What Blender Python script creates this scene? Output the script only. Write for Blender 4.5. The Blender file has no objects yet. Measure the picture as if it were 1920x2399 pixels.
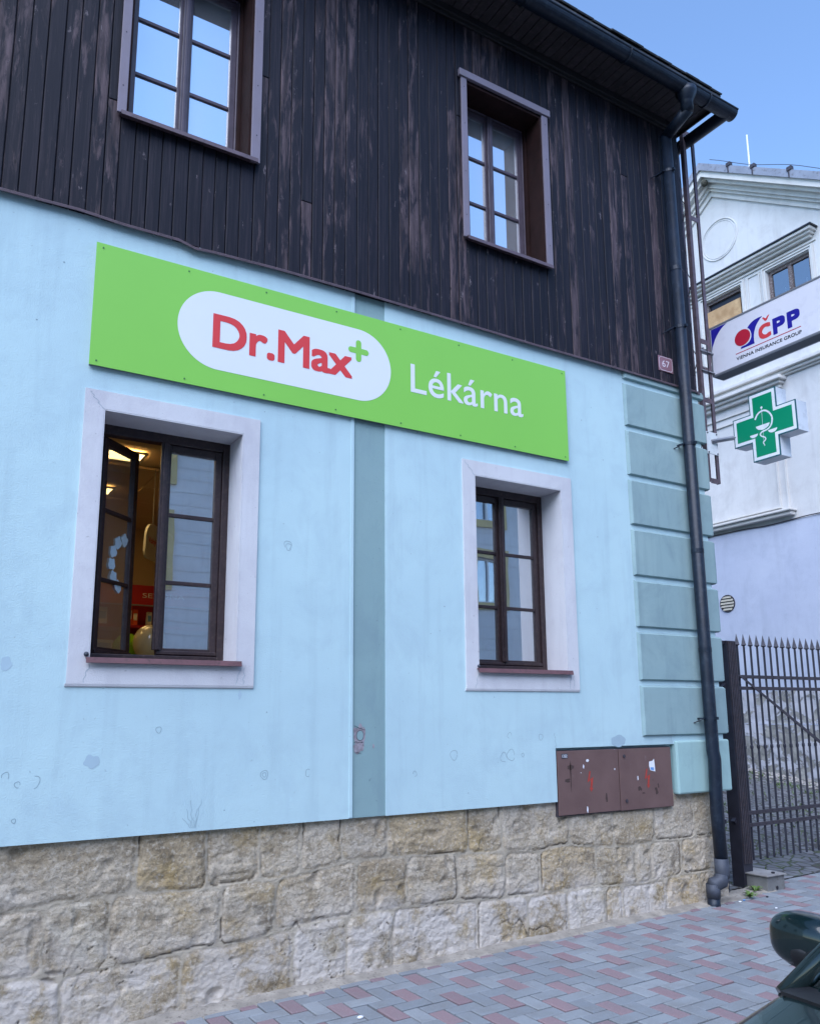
import bpy, bmesh, math, random
from mathutils import Vector, noise
random.seed(7)
R = math.radians
sc = bpy.context.scene
COL = sc.collection

# ---------------------------------------------------------------- camera, world, sun, exposure
cam_d = bpy.data.cameras.new("camera"); cam = bpy.data.objects.new("camera", cam_d); COL.objects.link(cam)
sc.camera = cam
YAW, PIT, ROL = 0.5520631, 0.1818215, -0.0076607
cy_, sy_, cp_, sp_ = math.cos(YAW), math.sin(YAW), math.cos(PIT), math.sin(PIT)
fw = Vector((sy_*cp_, cy_*cp_, sp_)); r0 = Vector((cy_, -sy_, 0)); u0 = r0.cross(fw)
cr, sr = math.cos(ROL), math.sin(ROL)
rt = cr*r0 + sr*u0; up = -sr*r0 + cr*u0
from mathutils import Matrix
cam.matrix_world = Matrix(((rt.x, up.x, -fw.x, 0), (rt.y, up.y, -fw.y, -5.0), (rt.z, up.z, -fw.z, 1.65), (0, 0, 0, 1)))
cam_d.sensor_fit = 'VERTICAL'; cam_d.sensor_height = 24.0
cam_d.lens = 1923.0/2399.0*24.0
cam_d.shift_y = 121.57/2399.0
cam_d.clip_start = 0.05; cam_d.clip_end = 2000

SUN_EL, SUN_AZ = R(48), R(228)      # azimuth from +y towards +x: diffuse daylight from over the street
w = bpy.data.worlds.new("World"); sc.world = w; w.use_nodes = True
nt = w.node_tree; nt.nodes.clear()
sky = nt.nodes.new('ShaderNodeTexSky'); sky.sky_type = 'NISHITA'; sky.sun_disc = False
sky.sun_elevation = SUN_EL; sky.sun_rotation = SUN_AZ
sky.air_density = 1.0; sky.dust_density = 0.0; sky.ozone_density = 5.0
bg = nt.nodes.new('ShaderNodeBackground'); bg.inputs[1].default_value = 0.11
ow = nt.nodes.new('ShaderNodeOutputWorld')
nt.links.new(sky.outputs[0], bg.inputs[0]); nt.links.new(bg.outputs[0], ow.inputs[0])
sd = bpy.data.lights.new("sun", 'SUN'); sd.energy = 1.5; sd.angle = R(60); sd.color = (.88, .90, 1)
so = bpy.data.objects.new("sun", sd); COL.objects.link(so)
sdir = Vector((math.sin(SUN_AZ)*math.cos(SUN_EL), math.cos(SUN_AZ)*math.cos(SUN_EL), math.sin(SUN_EL)))
so.rotation_euler = sdir.to_track_quat('Z', 'Y').to_euler(); so.location = sdir*60
sc.view_settings.view_transform = 'Standard'; sc.view_settings.look = 'None'
sc.view_settings.gamma = 1; sc.view_settings.use_curve_mapping = False
sc.view_settings.exposure = 1.72
sc.render.engine = 'CYCLES'
sc.cycles.max_bounces = 8; sc.cycles.transparent_max_bounces = 12

# ---------------------------------------------------------------- materials
class NT:
    def __init__(s, name):
        s.m = bpy.data.materials.new(name); s.m.use_nodes = True
        s.t = s.m.node_tree; s.b = s.t.nodes['Principled BSDF']; s.o = s.t.nodes['Material Output']
        s.geo = s.t.nodes.new('ShaderNodeNewGeometry')
    def n(s, k, **kw):
        x = s.t.nodes.new(k)
        for a, v in kw.items():
            if a in x.inputs: x.inputs[a].default_value = v
            else: setattr(x, a, v)
        return x
    def l(s, a, b): s.t.links.new(a, b)
    def pos(s, scale=(1, 1, 1)):
        mp = s.n('ShaderNodeMapping'); mp.inputs['Scale'].default_value = scale
        s.l(s.geo.outputs['Position'], mp.inputs['Vector']); return mp.outputs[0]
    def noise(s, scale, detail=4, rough=.55, sc3=(1, 1, 1), dist=0):
        x = s.n('ShaderNodeTexNoise'); x.inputs['Scale'].default_value = scale
        x.inputs['Detail'].default_value = detail; x.inputs['Roughness'].default_value = rough
        x.inputs['Distortion'].default_value = dist
        s.l(s.pos(sc3), x.inputs['Vector']); return x.outputs[0]
    def ramp(s, fac, stops):
        x = s.n('ShaderNodeValToRGB'); e = x.color_ramp.elements
        while len(e) < len(stops): e.new(.5)
        for i, (p, c) in enumerate(stops):
            e[i].position = p; e[i].color = (c, c, c, 1) if not isinstance(c, tuple) else (*c, 1)
        s.l(fac, x.inputs[0]); return x.outputs[0]
    def mix(s, fac, a, b, mode='MIX'):
        x = s.n('ShaderNodeMix'); x.data_type = 'RGBA'; x.blend_type = mode
        for i, v in ((0, fac), (6, a), (7, b)):
            if isinstance(v, (int, float)): x.inputs[i].default_value = v
            elif isinstance(v, tuple): x.inputs[i].default_value = (*v, 1)
            else: s.l(v, x.inputs[i])
        return x.outputs[2]
    def bump(s, h, dist=.01, strength=1, prev=None):
        x = s.n('ShaderNodeBump'); x.inputs['Distance'].default_value = dist; x.inputs['Strength'].default_value = strength
        s.l(h, x.inputs['Height'])
        if prev is not None: s.l(prev, x.inputs['Normal'])
        s.l(x.outputs[0], s.b.inputs['Normal']); return x.outputs[0]
    def col(s, c):
        if isinstance(c, tuple): s.b.inputs['Base Color'].default_value = (*c, 1)
        else: s.l(c, s.b.inputs['Base Color'])

def lerp(c, k): return tuple(min(1, v*k) for v in c)
def simple(name, c, rough=.6, var=.12, vs=3., bump=0., bs=40., metal=0., spec=.5, coat=0., c2=None, grime=None):
    m = NT(name)
    f = m.ramp(m.noise(vs, 5), [(.3, 0.), (.7, 1.)])
    cc = m.mix(f, lerp(c, 1-var), c2 or lerp(c, 1+var))
    if grime:
        g = m.ramp(m.noise(vs*4, 8, .65), [(.52, 0.), (.68, 1.)]); cc = m.mix(g, cc, grime)
    m.col(cc); m.b.inputs['Roughness'].default_value = rough; m.b.inputs['Metallic'].default_value = metal
    m.b.inputs['Specular IOR Level'].default_value = spec; m.b.inputs['Coat Weight'].default_value = coat
    if bump: m.bump(m.noise(bs, 6, .6), bump)
    return m.m

def stucco(name, c, c2, stain, rough=.85, fine=.0025, top=None):
    m = NT(name)
    a = m.ramp(m.noise(.9, 4, .5), [(.3, 0.), (.7, 1.)])
    cc = m.mix(a, c, c2)
    b = m.ramp(m.noise(3.1, 9, .68, (1, 1, .8), .5), [(.48, 0.), (.68, .55)])
    cc = m.mix(b, cc, stain)
    st = m.ramp(m.noise(5., 5, .6, (1.6, 1, .12)), [(.52, 0.), (.74, .45)])   # rain streaks
    cc = m.mix(st, cc, lerp(stain, .9))
    sp = m.ramp(m.noise(38, 3, .5), [(.70, 0.), (.75, .5)])
    cc = m.mix(sp, cc, lerp(stain, .6))
    m.col(cc); m.b.inputs['Roughness'].default_value = rough; m.b.inputs['Specular IOR Level'].default_value = .25
    n1 = m.bump(m.noise(5, 4, .5), .012, .4); m.bump(m.noise(120, 4, .6), fine, .8, n1)
    return m.m

M = {}
M['stucco'] = stucco('stucco_pale_blue', (.45, .615, .66), (.505, .68, .705), (.405, .55, .605))
M['pilaster'] = stucco('stucco_teal', (.235, .355, .37), (.265, .39, .395), (.21, .31, .34))
M['quoin'] = stucco('stucco_green_grey', (.255, .37, .385), (.315, .435, .435), (.20, .29, .315))
M['quoin_light'] = stucco('stucco_mint', (.33, .49, .48), (.37, .55, .53), (.27, .39, .40))
M['trim'] = stucco('trim_lilac_white', (.58, .58, .60), (.65, .65, .67), (.50, .49, .53))
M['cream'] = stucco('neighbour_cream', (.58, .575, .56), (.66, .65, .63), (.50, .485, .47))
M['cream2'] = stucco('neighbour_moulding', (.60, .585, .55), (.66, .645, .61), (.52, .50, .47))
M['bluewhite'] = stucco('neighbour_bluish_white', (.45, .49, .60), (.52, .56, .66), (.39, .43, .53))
M['opposite'] = stucco('opposite_grey', (.62, .62, .62), (.70, .70, .69), (.55, .55, .55))
M['ochre'] = simple('ochre_trim', (.55, .42, .18), .8)
M['frame'] = simple('window_frame_brown', (.030, .018, .020), .42, .25, 12, .0006, 150, grime=(.06, .04, .035))
M['reveal_wood'] = simple('reveal_wood', (.022, .009, .008), .75, .3, 8, .001, 60, spec=.15)
M['casing'] = simple('casing_weathered', (.25, .215, .27), .5, .15, 5, .001, 60, c2=(.19, .16, .19))
M['frame_up'] = simple('upper_frame_sky_sheen', (.085, .065, .085), .4, .2, 12, .0006, 150)  # frame brown lightened, the sky's reflection is put into the colour
M['flash'] = simple('flashing_brown', (.115, .08, .095), .45, .15, 8, grime=(.06, .045, .05))
M['sill'] = simple('sill_red_brown', (.15, .07, .075), .45, .15, 10, grime=(.09, .05, .05))
M['pipe'] = simple('pipe_dark_teal', (.008, .014, .026), .42, .25, 6, .0006, 70, spec=.35, grime=(.020, .030, .045))
M['zinc'] = simple('zinc', (.055, .064, .085), .6, .35, 12, .001, 60, metal=.2, grime=(.045, .05, .07))
M['soffit'] = simple('soffit_boards', (.030, .024, .026), .65, .35, 5, .002, 40, grime=(.06, .045, .05))
M['darkwood'] = simple('dark_moulding', (.012, .010, .012), .6, .3, 5)
M['roof'] = simple('roof_slate', (.055, .055, .060), .7, .4, 7, .004, 30, grime=(.10, .105, .09))
M['iron'] = simple('iron_grey', (.055, .050, .062), .5, .25, 14, .0008, 90, metal=.3, grime=(.10, .07, .07))
M['gate'] = simple('gate_iron', (.030, .030, .044), .5, .2, 9, .0005, 90, metal=.2)
M['mast'] = simple('mast_rusty', (.12, .095, .115), .6, .3, 16, .001, 80, metal=.2, grime=(.17, .08, .07))
M['green'] = simple('sign_green', (.235, .585, .085), .38, .03, .8)
M['white'] = simple('sign_white', (.74, .77, .78), .38, .02, 1)
M['red'] = simple('vinyl_red', (.68, .050, .050), .4, .03, 1)
M['greendark'] = simple('screw_green', (.04, .16, .05), .5)
M['alu'] = simple('aluminium', (.30, .31, .34), .4, .08, 5, metal=.6)
M['navy'] = simple('vinyl_navy', (.012, .010, .26), .4, .05)
M['crimson'] = simple('vinyl_crimson', (.42, .012, .035), .4, .05)
M['red2'] = simple('vinyl_red_letter', (.60, .05, .06), .4, .05)
M['black'] = simple('vinyl_black', (.012, .012, .02), .4, .05)
M['panelwhite'] = simple('lightbox_face', (.66, .66, .72), .3, .03, 2, grime=(.60, .60, .66))
M['boxdark'] = simple('lightbox_underside', (.035, .05, .065), .5)
M['crossgreen'] = simple('cross_green', (.0, .235, .115), .3, .03, 2)
M['crosswhite'] = simple('cross_white', (.72, .75, .78), .4, .04, 4, grime=(.60, .63, .66))
M['crossedge'] = simple('cross_teal_edge', (.01, .10, .12), .4)
M['plate'] = simple('number_plate_enamel', (.26, .135, .165), .35, .1, 6)
M['platewhite'] = simple('plate_lettering', (.75, .68, .72), .4)
M['board'] = simple('particle_board', (.50, .29, .13), .8, .25, 6, .002, 90, c2=(.62, .41, .21), grime=(.38, .21, .10))
M['oldframe'] = simple('peeling_frame', (.13, .095, .09), .7, .2, 10, .002, 50, grime=(.40, .38, .36))
M['metalroof'] = simple('grey_sheet_metal', (.30, .31, .35), .45, .15, 4, metal=.35, grime=(.18, .17, .18))
M['dirt'] = simple('sandy_dirt', (.30, .27, .23), .95, .3, 9, .006, 60, grime=(.16, .14, .12))
M['joint'] = simple('joint_sand', (.06, .056, .055), .95, .35, 30, .002, 200)
M['asphalt'] = simple('asphalt', (.055, .055, .058), .9, .25, 6, .003, 220, grime=(.09, .088, .085))
M['kerb'] = simple('kerb_stone', (.25, .24, .24), .85, .2, 6, .002, 90)
M['soil'] = simple('ground_soil', (.10, .095, .075), .95, .35, 2, .01, 30, c2=(.07, .085, .045))
M['leaf'] = simple('leaf_green', (.10, .17, .035), .55, .35, 60)
M['paper'] = simple('paper_white', (.75, .76, .80), .7)
M['paperblue'] = simple('paper_blue', (.12, .30, .62), .7)
M['pebble'] = simple('pebbles', (.30, .28, .26), .85, .5, 12, .002, 60, grime=(.5, .48, .46))
M['shelfred'] = simple('shelf_red', (.38, .012, .018), .45, .1)
M['roomwall'] = simple('room_wall', (.55, .42, .26), .85, .05)
M['roomceil'] = simple('room_ceiling', (.62, .52, .38), .85, .05, 3, .001, 120)
M['roomfloor'] = simple('room_floor', (.28, .24, .20), .6)
M['boxwhite'] = simple('carton_white', (.70, .68, .62), .6)
M['boxorange'] = simple('carton_orange', (.75, .10, .02), .5)
M['boxteal'] = simple('carton_teal', (.10, .40, .38), .5)
M['ballooncream'] = simple('balloon_cream', (.72, .62, .38), .22, .02, 1, coat=.5)
M['balloongreen'] = simple('balloon_green', (.28, .58, .02), .22, .02, 1, coat=.5)
M['curtain'] = simple('net_curtain', (.55, .58, .60), .9)
M['wreath'] = simple('paper_cutout_blue', (.52, .68, .76), .7, .1, 20)
M['carpaint'] = simple('car_paint_dark_green', (.004, .013, .014), .22, .05, 1, metal=.1, spec=.3, coat=.55)
M['plastic'] = simple('black_plastic', (.008, .008, .010), .55, .2, 20, .0004, 300)
M['tyre'] = simple('tyre_rubber', (.02, .02, .02), .85)
M['wheelmetal'] = simple('wheel_alloy', (.45, .45, .47), .3, metal=.9)
M['seat'] = simple('car_seat_cloth', (.04, .04, .045), .9)
M['redlamp'] = simple('tail_lamp_red', (.35, .01, .01), .2, coat=1.)
M['vent'] = simple('vent_grille', (.42, .39, .36), .5, .2, 20, c2=(.50, .46, .33))

def emis(name, c, s):
    m = NT(name); m.col(c); m.b.inputs['Emission Color'].default_value = (*c, 1); m.b.inputs['Emission Strength'].default_value = s
    return m.m
M['lamp'] = emis('ceiling_light_panel', (1., .66, .25), 3.4)

def glass(name, refl=.5, tint=(.75, .82, .84), wob=.25, pale_veil=.0):
    m = NT(name); t = m.t; t.nodes.remove(m.b)
    g = m.n('ShaderNodeBsdfGlossy'); g.inputs['Roughness'].default_value = .0; g.inputs['Color'].default_value = (.92, .96, 1, 1)
    tr = m.n('ShaderNodeBsdfTransparent'); tr.inputs['Color'].default_value = (*tint, 1)
    fr = m.n('ShaderNodeLayerWeight'); fr.inputs['Blend'].default_value = .35
    mp = m.n('ShaderNodeMapRange'); mp.inputs['To Min'].default_value = refl; mp.inputs['To Max'].default_value = 1.
    m.l(fr.outputs['Fresnel'], mp.inputs['Value'])
    mx = m.n('ShaderNodeMixShader'); m.l(mp.outputs[0], mx.inputs[0]); m.l(tr.outputs[0], mx.inputs[1]); m.l(g.outputs[0], mx.inputs[2])
    bp = m.n('ShaderNodeBump'); bp.inputs['Distance'].default_value = .004; bp.inputs['Strength'].default_value = wob
    m.l(m.noise(2.2, 1, .4), bp.inputs['Height']); m.l(bp.outputs[0], g.inputs['Normal'])
    if pale_veil:  # pale diffuse film added to whiten the sky reflection in the pane
        df = m.n('ShaderNodeBsdfDiffuse'); df.inputs['Color'].default_value = (.72, .74, .78, 1); m2 = m.n('ShaderNodeMixShader')
        dr = m.n('ShaderNodeMapRange'); dr.inputs['From Min'].default_value = .3; dr.inputs['From Max'].default_value = .7; dr.inputs['To Min'].default_value = pale_veil*.6; dr.inputs['To Max'].default_value = pale_veil*1.4
        m.l(m.noise(3, 5, .6, (1, 1, .35)), dr.inputs['Value']); m.l(dr.outputs[0], m2.inputs[0]); m.l(mx.outputs[0], m2.inputs[1]); m.l(df.outputs[0], m2.inputs[2]); mx = m2
    m.l(mx.outputs[0], m.o.inputs['Surface'])
    return m.m
M['glass'] = glass('window_glass', .66, pale_veil=.06)
M['glass_up'] = glass('window_glass_sky', .90, pale_veil=.18)
M['carglass'] = glass('car_glass', .10, (.35, .45, .45), .05)
M['oldglass'] = glass('old_window_glass', .30, (.5, .55, .6), .5)

def wood_mat():
    m = NT('charred_boards')
    at = m.n('ShaderNodeAttribute'); at.attribute_name = 'rnd'; at.attribute_type = 'GEOMETRY'
    a2 = m.n('ShaderNodeSeparateColor'); m.l(at.outputs['Color'], a2.inputs[0])
    r, g, b = a2.outputs[0], a2.outputs[1], a2.outputs[2]
    # offset the grain per board
    mp = m.n('ShaderNodeMapping'); mp.inputs['Scale'].default_value = (1, 1, 1)
    cx = m.n('ShaderNodeCombineXYZ'); mul = m.n('ShaderNodeMath', operation='MULTIPLY'); mul.inputs[1].default_value = 37.
    m.l(r, mul.inputs[0]); m.l(mul.outputs[0], cx.inputs[2]); m.l(mul.outputs[0], cx.inputs[1])
    add = m.n('ShaderNodeVectorMath', operation='ADD'); m.l(m.geo.outputs['Position'], add.inputs[0]); m.l(cx.outputs[0], add.inputs[1])
    def nz(scale, s3, det=5, ro=.6, dist=0.):
        q = m.n('ShaderNodeMapping'); q.inputs['Scale'].default_value = s3; m.l(add.outputs[0], q.inputs['Vector'])
        x = m.n('ShaderNodeTexNoise'); x.inputs['Scale'].default_value = scale; x.inputs['Detail'].default_value = det
        x.inputs['Roughness'].default_value = ro; x.inputs['Distortion'].default_value = dist
        m.l(q.outputs[0], x.inputs['Vector']); return x.outputs[0]
    base = m.mix(b, (.004, .0045, .011), (.008, .008, .016))
    grain = nz(60, (1, 1, .03), 4, .6, 1.)
    base = m.mix(m.ramp(grain, [(.48, 0.), (.68, .5)]), base, (.040, .031, .040))
    # worn patches: strength per board in g
    wn = nz(15, (1, 1, .15), 9, .72, .5)
    ad = m.n('ShaderNodeMath', operation='ADD'); m.l(wn, ad.inputs[0])
    sc_ = m.n('ShaderNodeMapRange'); sc_.inputs['To Min'].default_value = -.14; sc_.inputs['To Max'].default_value = .11
    m.l(g, sc_.inputs['Value'])
    zn = m.n('ShaderNodeMapRange'); zn.inputs['From Min'].default_value = .38; zn.inputs['From Max'].default_value = .62; zn.inputs['To Min'].default_value = -.06; zn.inputs['To Max'].default_value = .06
    m.l(m.noise(.9, 2, .5, (1, 1, .35)), zn.inputs['Value']); a3 = m.n('ShaderNodeMath', operation='ADD'); m.l(sc_.outputs[0], a3.inputs[0]); m.l(zn.outputs[0], a3.inputs[1]); m.l(a3.outputs[0], ad.inputs[1])
    wear = m.ramp(ad.outputs[0], [(.51, 0.), (.60, .85)])
    worn = m.mix(m.ramp(nz(30, (1, 1, .08), 5), [(.4, 0.), (.65, 1.)]), (.036, .025, .029), (.135, .095, .104))
    c = m.mix(wear, base, worn)
    fl = m.ramp(nz(16, (1, 1, .35), 8, .75), [(.63, 0.), (.67, .9)])   # small pale flakes
    c = m.mix(fl, c, (.17, .14, .15))
    kn = m.n('ShaderNodeTexVoronoi'); kn.inputs['Scale'].default_value = 5.
    q = m.n('ShaderNodeMapping'); q.inputs['Scale'].default_value = (2.0, .01, .75); m.l(add.outputs[0], q.inputs['Vector']); m.l(q.outputs[0], kn.inputs['Vector'])
    kd = m.ramp(kn.outputs['Distance'], [(.045, 1.), (.075, 0.)])
    c = m.mix(kd, c, (.008, .007, .009))
    m.col(c); m.b.inputs['Roughness'].default_value = .62; m.b.inputs['Specular IOR Level'].default_value = .27
    n1 = m.bump(grain, .0012, .7); m.bump(wear, .001, .6, n1)
    return m.m
M['wood'] = wood_mat()

def stone_mat():
    m = NT('plinth_sandstone')
    at = m.n('ShaderNodeAttribute'); at.attribute_name = 'blk'
    s = m.n('ShaderNodeSeparateColor'); m.l(at.outputs['Color'], s.inputs[0])
    rb, mort, lime = s.outputs[0], s.outputs[1], s.outputs[2]
    base = m.ramp(rb, [(.0, (.55, .47, .36)), (.25, (.61, .52, .40)), (.45, (.47, .40, .305)), (.65, (.56, .43, .26)), (.80, (.36, .285, .19)), (.95, (.59, .52, .41))])
    n = m.noise(6, 8, .65, dist=.5)
    c = m.mix(m.ramp(n, [(.44, 0.), (.58, .75)]), base, (.37, .29, .19))
    c = m.mix(m.ramp(m.noise(2.3, 6, .6), [(.53, 0.), (.66, .75)]), c, (.46, .325, .14))
    c = m.mix(m.ramp(m.noise(4.1, 8, .7), [(.545, 0.), (.64, .75)]), c, (.19, .155, .11))
    c = m.mix(m.ramp(m.noise(70, 4, .7), [(.50, 0.), (.68, .65)]), c, (.19, .155, .11))
    c = m.mix(m.ramp(m.noise(45, 4, .7), [(.52, 0.), (.68, .6)]), c, (.74, .67, .56))
    lm = m.n('ShaderNodeMath', operation='MULTIPLY'); m.l(lime, lm.inputs[0]); m.l(m.ramp(m.noise(5, 8, .7), [(.40, 0.), (.54, .9)]), lm.inputs[1])
    c = m.mix(lm.outputs[0], c, (.68, .62, .56))
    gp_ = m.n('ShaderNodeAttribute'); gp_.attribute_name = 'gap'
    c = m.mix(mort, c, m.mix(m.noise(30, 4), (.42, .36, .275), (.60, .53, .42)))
    c = m.mix(gp_.outputs['Fac'], c, (.06, .05, .04))  # darkens cracks; under blocks, joint shadow lines are put into the colour
    m.col(c); m.b.inputs['Roughness'].default_value = .95; m.b.inputs['Specular IOR Level'].default_value = .15
    n1 = m.bump(m.noise(16, 10, .75, (1, 1, 1.6), 1.2), .022, .65); m.bump(m.noise(90, 6, .75), .008, .9, n1)
    return m.m
M['stone'] = stone_mat()

def peeled_mat():
    m = NT('peeled_plaster')
    k = m.ramp(m.noise(2.9, 10, .68, (1, 1, 1.4), .6), [(.485, 0.), (.505, 1.)])
    st = m.mix(m.ramp(m.noise(5, 6), [(.4, 0.), (.6, 1.)]), (.24, .235, .22), (.40, .39, .36))
    c = m.mix(k, st, (.52, .52, .56))
    m.col(c); m.b.inputs['Roughness'].default_value = .95
    n1 = m.bump(k, .02, .9); m.bump(m.noise(22, 8, .7), .03, .7, n1)
    return m.m
M['peeled'] = peeled_mat()

def cobble_mat():
    m = NT('cobbles')
    v = m.n('ShaderNodeTexVoronoi'); v.inputs['Scale'].default_value = 8.; v.feature = 'DISTANCE_TO_EDGE'; m.l(m.pos((1, 1, .1)), v.inputs['Vector'])
    v2 = m.n('ShaderNodeTexVoronoi'); v2.inputs['Scale'].default_value = 8.; m.l(m.pos((1, 1, .1)), v2.inputs['Vector'])
    j = m.ramp(v.outputs['Distance'], [(.03, 1.), (.09, 0.)])
    c = m.mix(v2.outputs['Color'], (.11, .115, .125), (.20, .20, .21))
    moss = m.ramp(m.noise(3, 6, .65), [(.5, 0.), (.62, 1.)])
    c = m.mix(j, c, m.mix(moss, (.06, .055, .05), (.07, .10, .03)))
    m.col(c); m.b.inputs['Roughness'].default_value = .8
    iv = m.n('ShaderNodeInvert'); m.l(j, iv.inputs[1]); m.bump(iv.outputs[0], .02, .8)
    return m.m
M['cobble'] = cobble_mat()

def brick_mat(name, c, c2, dirt):
    m = NT(name)
    at = m.n('ShaderNodeAttribute'); at.attribute_name = 'rnd'
    s = m.n('ShaderNodeSeparateColor'); m.l(at.outputs['Color'], s.inputs[0])
    cc = m.mix(s.outputs[0], c, c2)
    cc = m.mix(m.ramp(m.noise(5, 7, .65), [(.45, 0.), (.7, .6)]), cc, dirt)
    cc = m.mix(m.ramp(m.noise(210, 3, .7), [(.58, 0.), (.70, .55)]), cc, (.50, .49, .50))
    cc = m.mix(m.ramp(m.noise(160, 3, .7), [(.60, 0.), (.75, .5)]), cc, lerp(c, .45))
    m.col(cc); m.b.inputs['Roughness'].default_value = .85; m.b.inputs['Specular IOR Level'].default_value = .3
    m.bump(m.noise(180, 4, .7), .0015, .8)
    return m.m
M['brickgrey'] = brick_mat('paver_grey', (.18, .20, .222), (.25, .27, .288), (.165, .165, .165))
M['brickred'] = brick_mat('paver_red', (.205, .142, .156), (.245, .172, .184), (.19, .165, .175))

def cabinet_mat():
    m = NT('cabinet_brown')
    c = m.mix(m.ramp(m.noise(4, 5), [(.35, 0.), (.65, 1.)]), (.135, .078, .070), (.165, .098, .088))
    c = m.mix(m.ramp(m.noise(9, 8, .7, (1.5, 1, 1)), [(.62, 0.), (.70, .7)]), c, (.21, .15, .15))
    c = m.mix(m.ramp(m.noise(14, 8, .7, (1, 1, .5)), [(.66, 0.), (.72, .8)]), c, (.06, .038, .034))
    m.col(c); m.b.inputs['Roughness'].default_value = .55; m.bump(m.noise(60, 4), .0006)
    return m.m
M['cabinet'] = cabinet_mat()

# ---------------------------------------------------------------- mesh helpers
class MB:
    def __init__(s): s.v = []; s.f = []; s.c = []; s.mi = []; s.cur = None; s.slot = 0
    def add(s, vs, fs):
        o = len(s.v); s.v += [tuple(p) for p in vs]
        for f in fs: s.f.append(tuple(i+o for i in f)); s.c.append(s.cur); s.mi.append(s.slot)
        return s
    def box(s, x0, x1, y0, y1, z0, z1):
        return s.add([(x0,y0,z0),(x1,y0,z0),(x1,y1,z0),(x0,y1,z0),(x0,y0,z1),(x1,y0,z1),(x1,y1,z1),(x0,y1,z1)],
                     [(0,3,2,1),(4,5,6,7),(0,1,5,4),(1,2,6,5),(2,3,7,6),(3,0,4,7)])
    def chbox(s, x0, x1, y0, y1, z0, z1, c):   # box whose front (-y) face has a chamfered border
        return s.add([(x0,y0+c,z0),(x1,y0+c,z0),(x1,y1,z0),(x0,y1,z0),(x0,y0+c,z1),(x1,y0+c,z1),(x1,y1,z1),(x0,y1,z1),
                      (x0+c,y0,z0+c),(x1-c,y0,z0+c),(x1-c,y0,z1-c),(x0+c,y0,z1-c)],
                     [(0,3,2,1),(4,5,6,7),(1,2,6,5),(2,3,7,6),(3,0,4,7),(8,9,10,11),(0,1,9,8),(1,5,10,9),(5,4,11,10),(4,0,8,11)])
    def prism(s, pts, ax, a0, a1):      # polygon in the plane normal to ax, extruded a0..a1
        n = len(pts); mk = {'x': lambda p, a: (a, p[0], p[1]), 'y': lambda p, a: (p[0], a, p[1]), 'z': lambda p, a: (p[0], p[1], a)}[ax]
        vs = [mk(p, a0) for p in pts] + [mk(p, a1) for p in pts]
        fs = [tuple(range(n))[::-1], tuple(range(n, 2*n))] + [(i, (i+1) % n, n+(i+1) % n, n+i) for i in range(n)]
        return s.add(vs, fs)
    def tube(s, pts, r, n=12, cap=True, rs=None):
        pts = [Vector(p) for p in pts]; rings = []; pu = None
        for i, p in enumerate(pts):
            d = (pts[min(i+1, len(pts)-1)] - pts[max(i-1, 0)]).normalized()
            if i == 0: a = Vector((0, 0, 1)) if abs(d.z) < .9 else Vector((1, 0, 0))
            else: a = pu
            e = d.cross(a).normalized(); a = e.cross(d).normalized(); pu = a
            k = 1.
            if 0 < i < len(pts)-1:
                d1 = (pts[i]-pts[i-1]).normalized(); d2 = (pts[i+1]-pts[i]).normalized()
                k = 1/max(.5, math.cos(d1.angle(d2)/2))
            rr = rs[i] if rs else r
            rings.append([p + (e*math.cos(t) + a*math.sin(t))*rr*(k if k < 1.3 else 1.2) for t in [2*math.pi*j/n for j in range(n)]])
        vs = [q for rg in rings for q in rg]; fs = []
        for i in range(len(rings)-1):
            for j in range(n): fs.append((i*n+j, i*n+(j+1) % n, (i+1)*n+(j+1) % n, (i+1)*n+j))
        if cap: fs += [tuple(range(n))[::-1], tuple(range((len(rings)-1)*n, len(rings)*n))]
        return s.add(vs, fs)
    def sphere(s, c, r, nu=20, nv=14, sq=(1, 1, 1), tail=0):
        vs = []; fs = []
        for i in range(nv+1):
            t = math.pi*i/nv
            for j in range(nu):
                p = 2*math.pi*j/nu; z = math.cos(t)
                k = 1 - tail*max(0, -z)**2*.0
                vs.append((c[0]+r*sq[0]*math.sin(t)*math.cos(p)*k, c[1]+r*sq[1]*math.sin(t)*math.sin(p)*k, c[2]+r*sq[2]*(z - tail*max(0, -z)**4)))
        for i in range(nv):
            for j in range(nu): fs.append((i*nu+j, (i+1)*nu+j, (i+1)*nu+(j+1) % nu, i*nu+(j+1) % nu))
        return s.add(vs, fs)
    def cyl(s, c0, c1, r, n=20): return s.tube([c0, c1], r, n)
    def build(s, name, mats, parent=None, bevel=0, smooth=False, attr=None, smooth_angle=None):
        me = bpy.data.meshes.new(name); me.from_pydata(s.v, [], s.f)
        if not isinstance(mats, (list, tuple)): mats = [mats]
        for m_ in mats: me.materials.append(m_)
        if len(mats) > 1:
            for p, i in zip(me.polygons, s.mi): p.material_index = i
        if attr:
            a = me.color_attributes.new(attr, 'FLOAT_COLOR', 'CORNER')
            for p, c in zip(me.polygons, s.c):
                for li in p.loop_indices: a.data[li].color = (*c, 1)
        if smooth:
            for p in me.polygons: p.use_smooth = True
        o = bpy.data.objects.new(name, me); COL.objects.link(o)
        if parent is not None: o.parent = parent; o.matrix_parent_inverse = Matrix.Identity(4); o.location = -world_loc(parent)
        if bevel:
            b = o.modifiers.new('bevel', 'BEVEL'); b.width = bevel; b.segments = 2; b.limit_method = 'ANGLE'; b.angle_limit = R(40); b.harden_normals = False
        return o
def world_loc(o):
    v = Vector((0, 0, 0))
    while o is not None: v += o.location; o = o.parent
    return v
def fixn(o):
    bm = bmesh.new(); bm.from_mesh(o.data); bmesh.ops.recalc_face_normals(bm, faces=bm.faces); bm.to_mesh(o.data); bm.free(); return o
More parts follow.
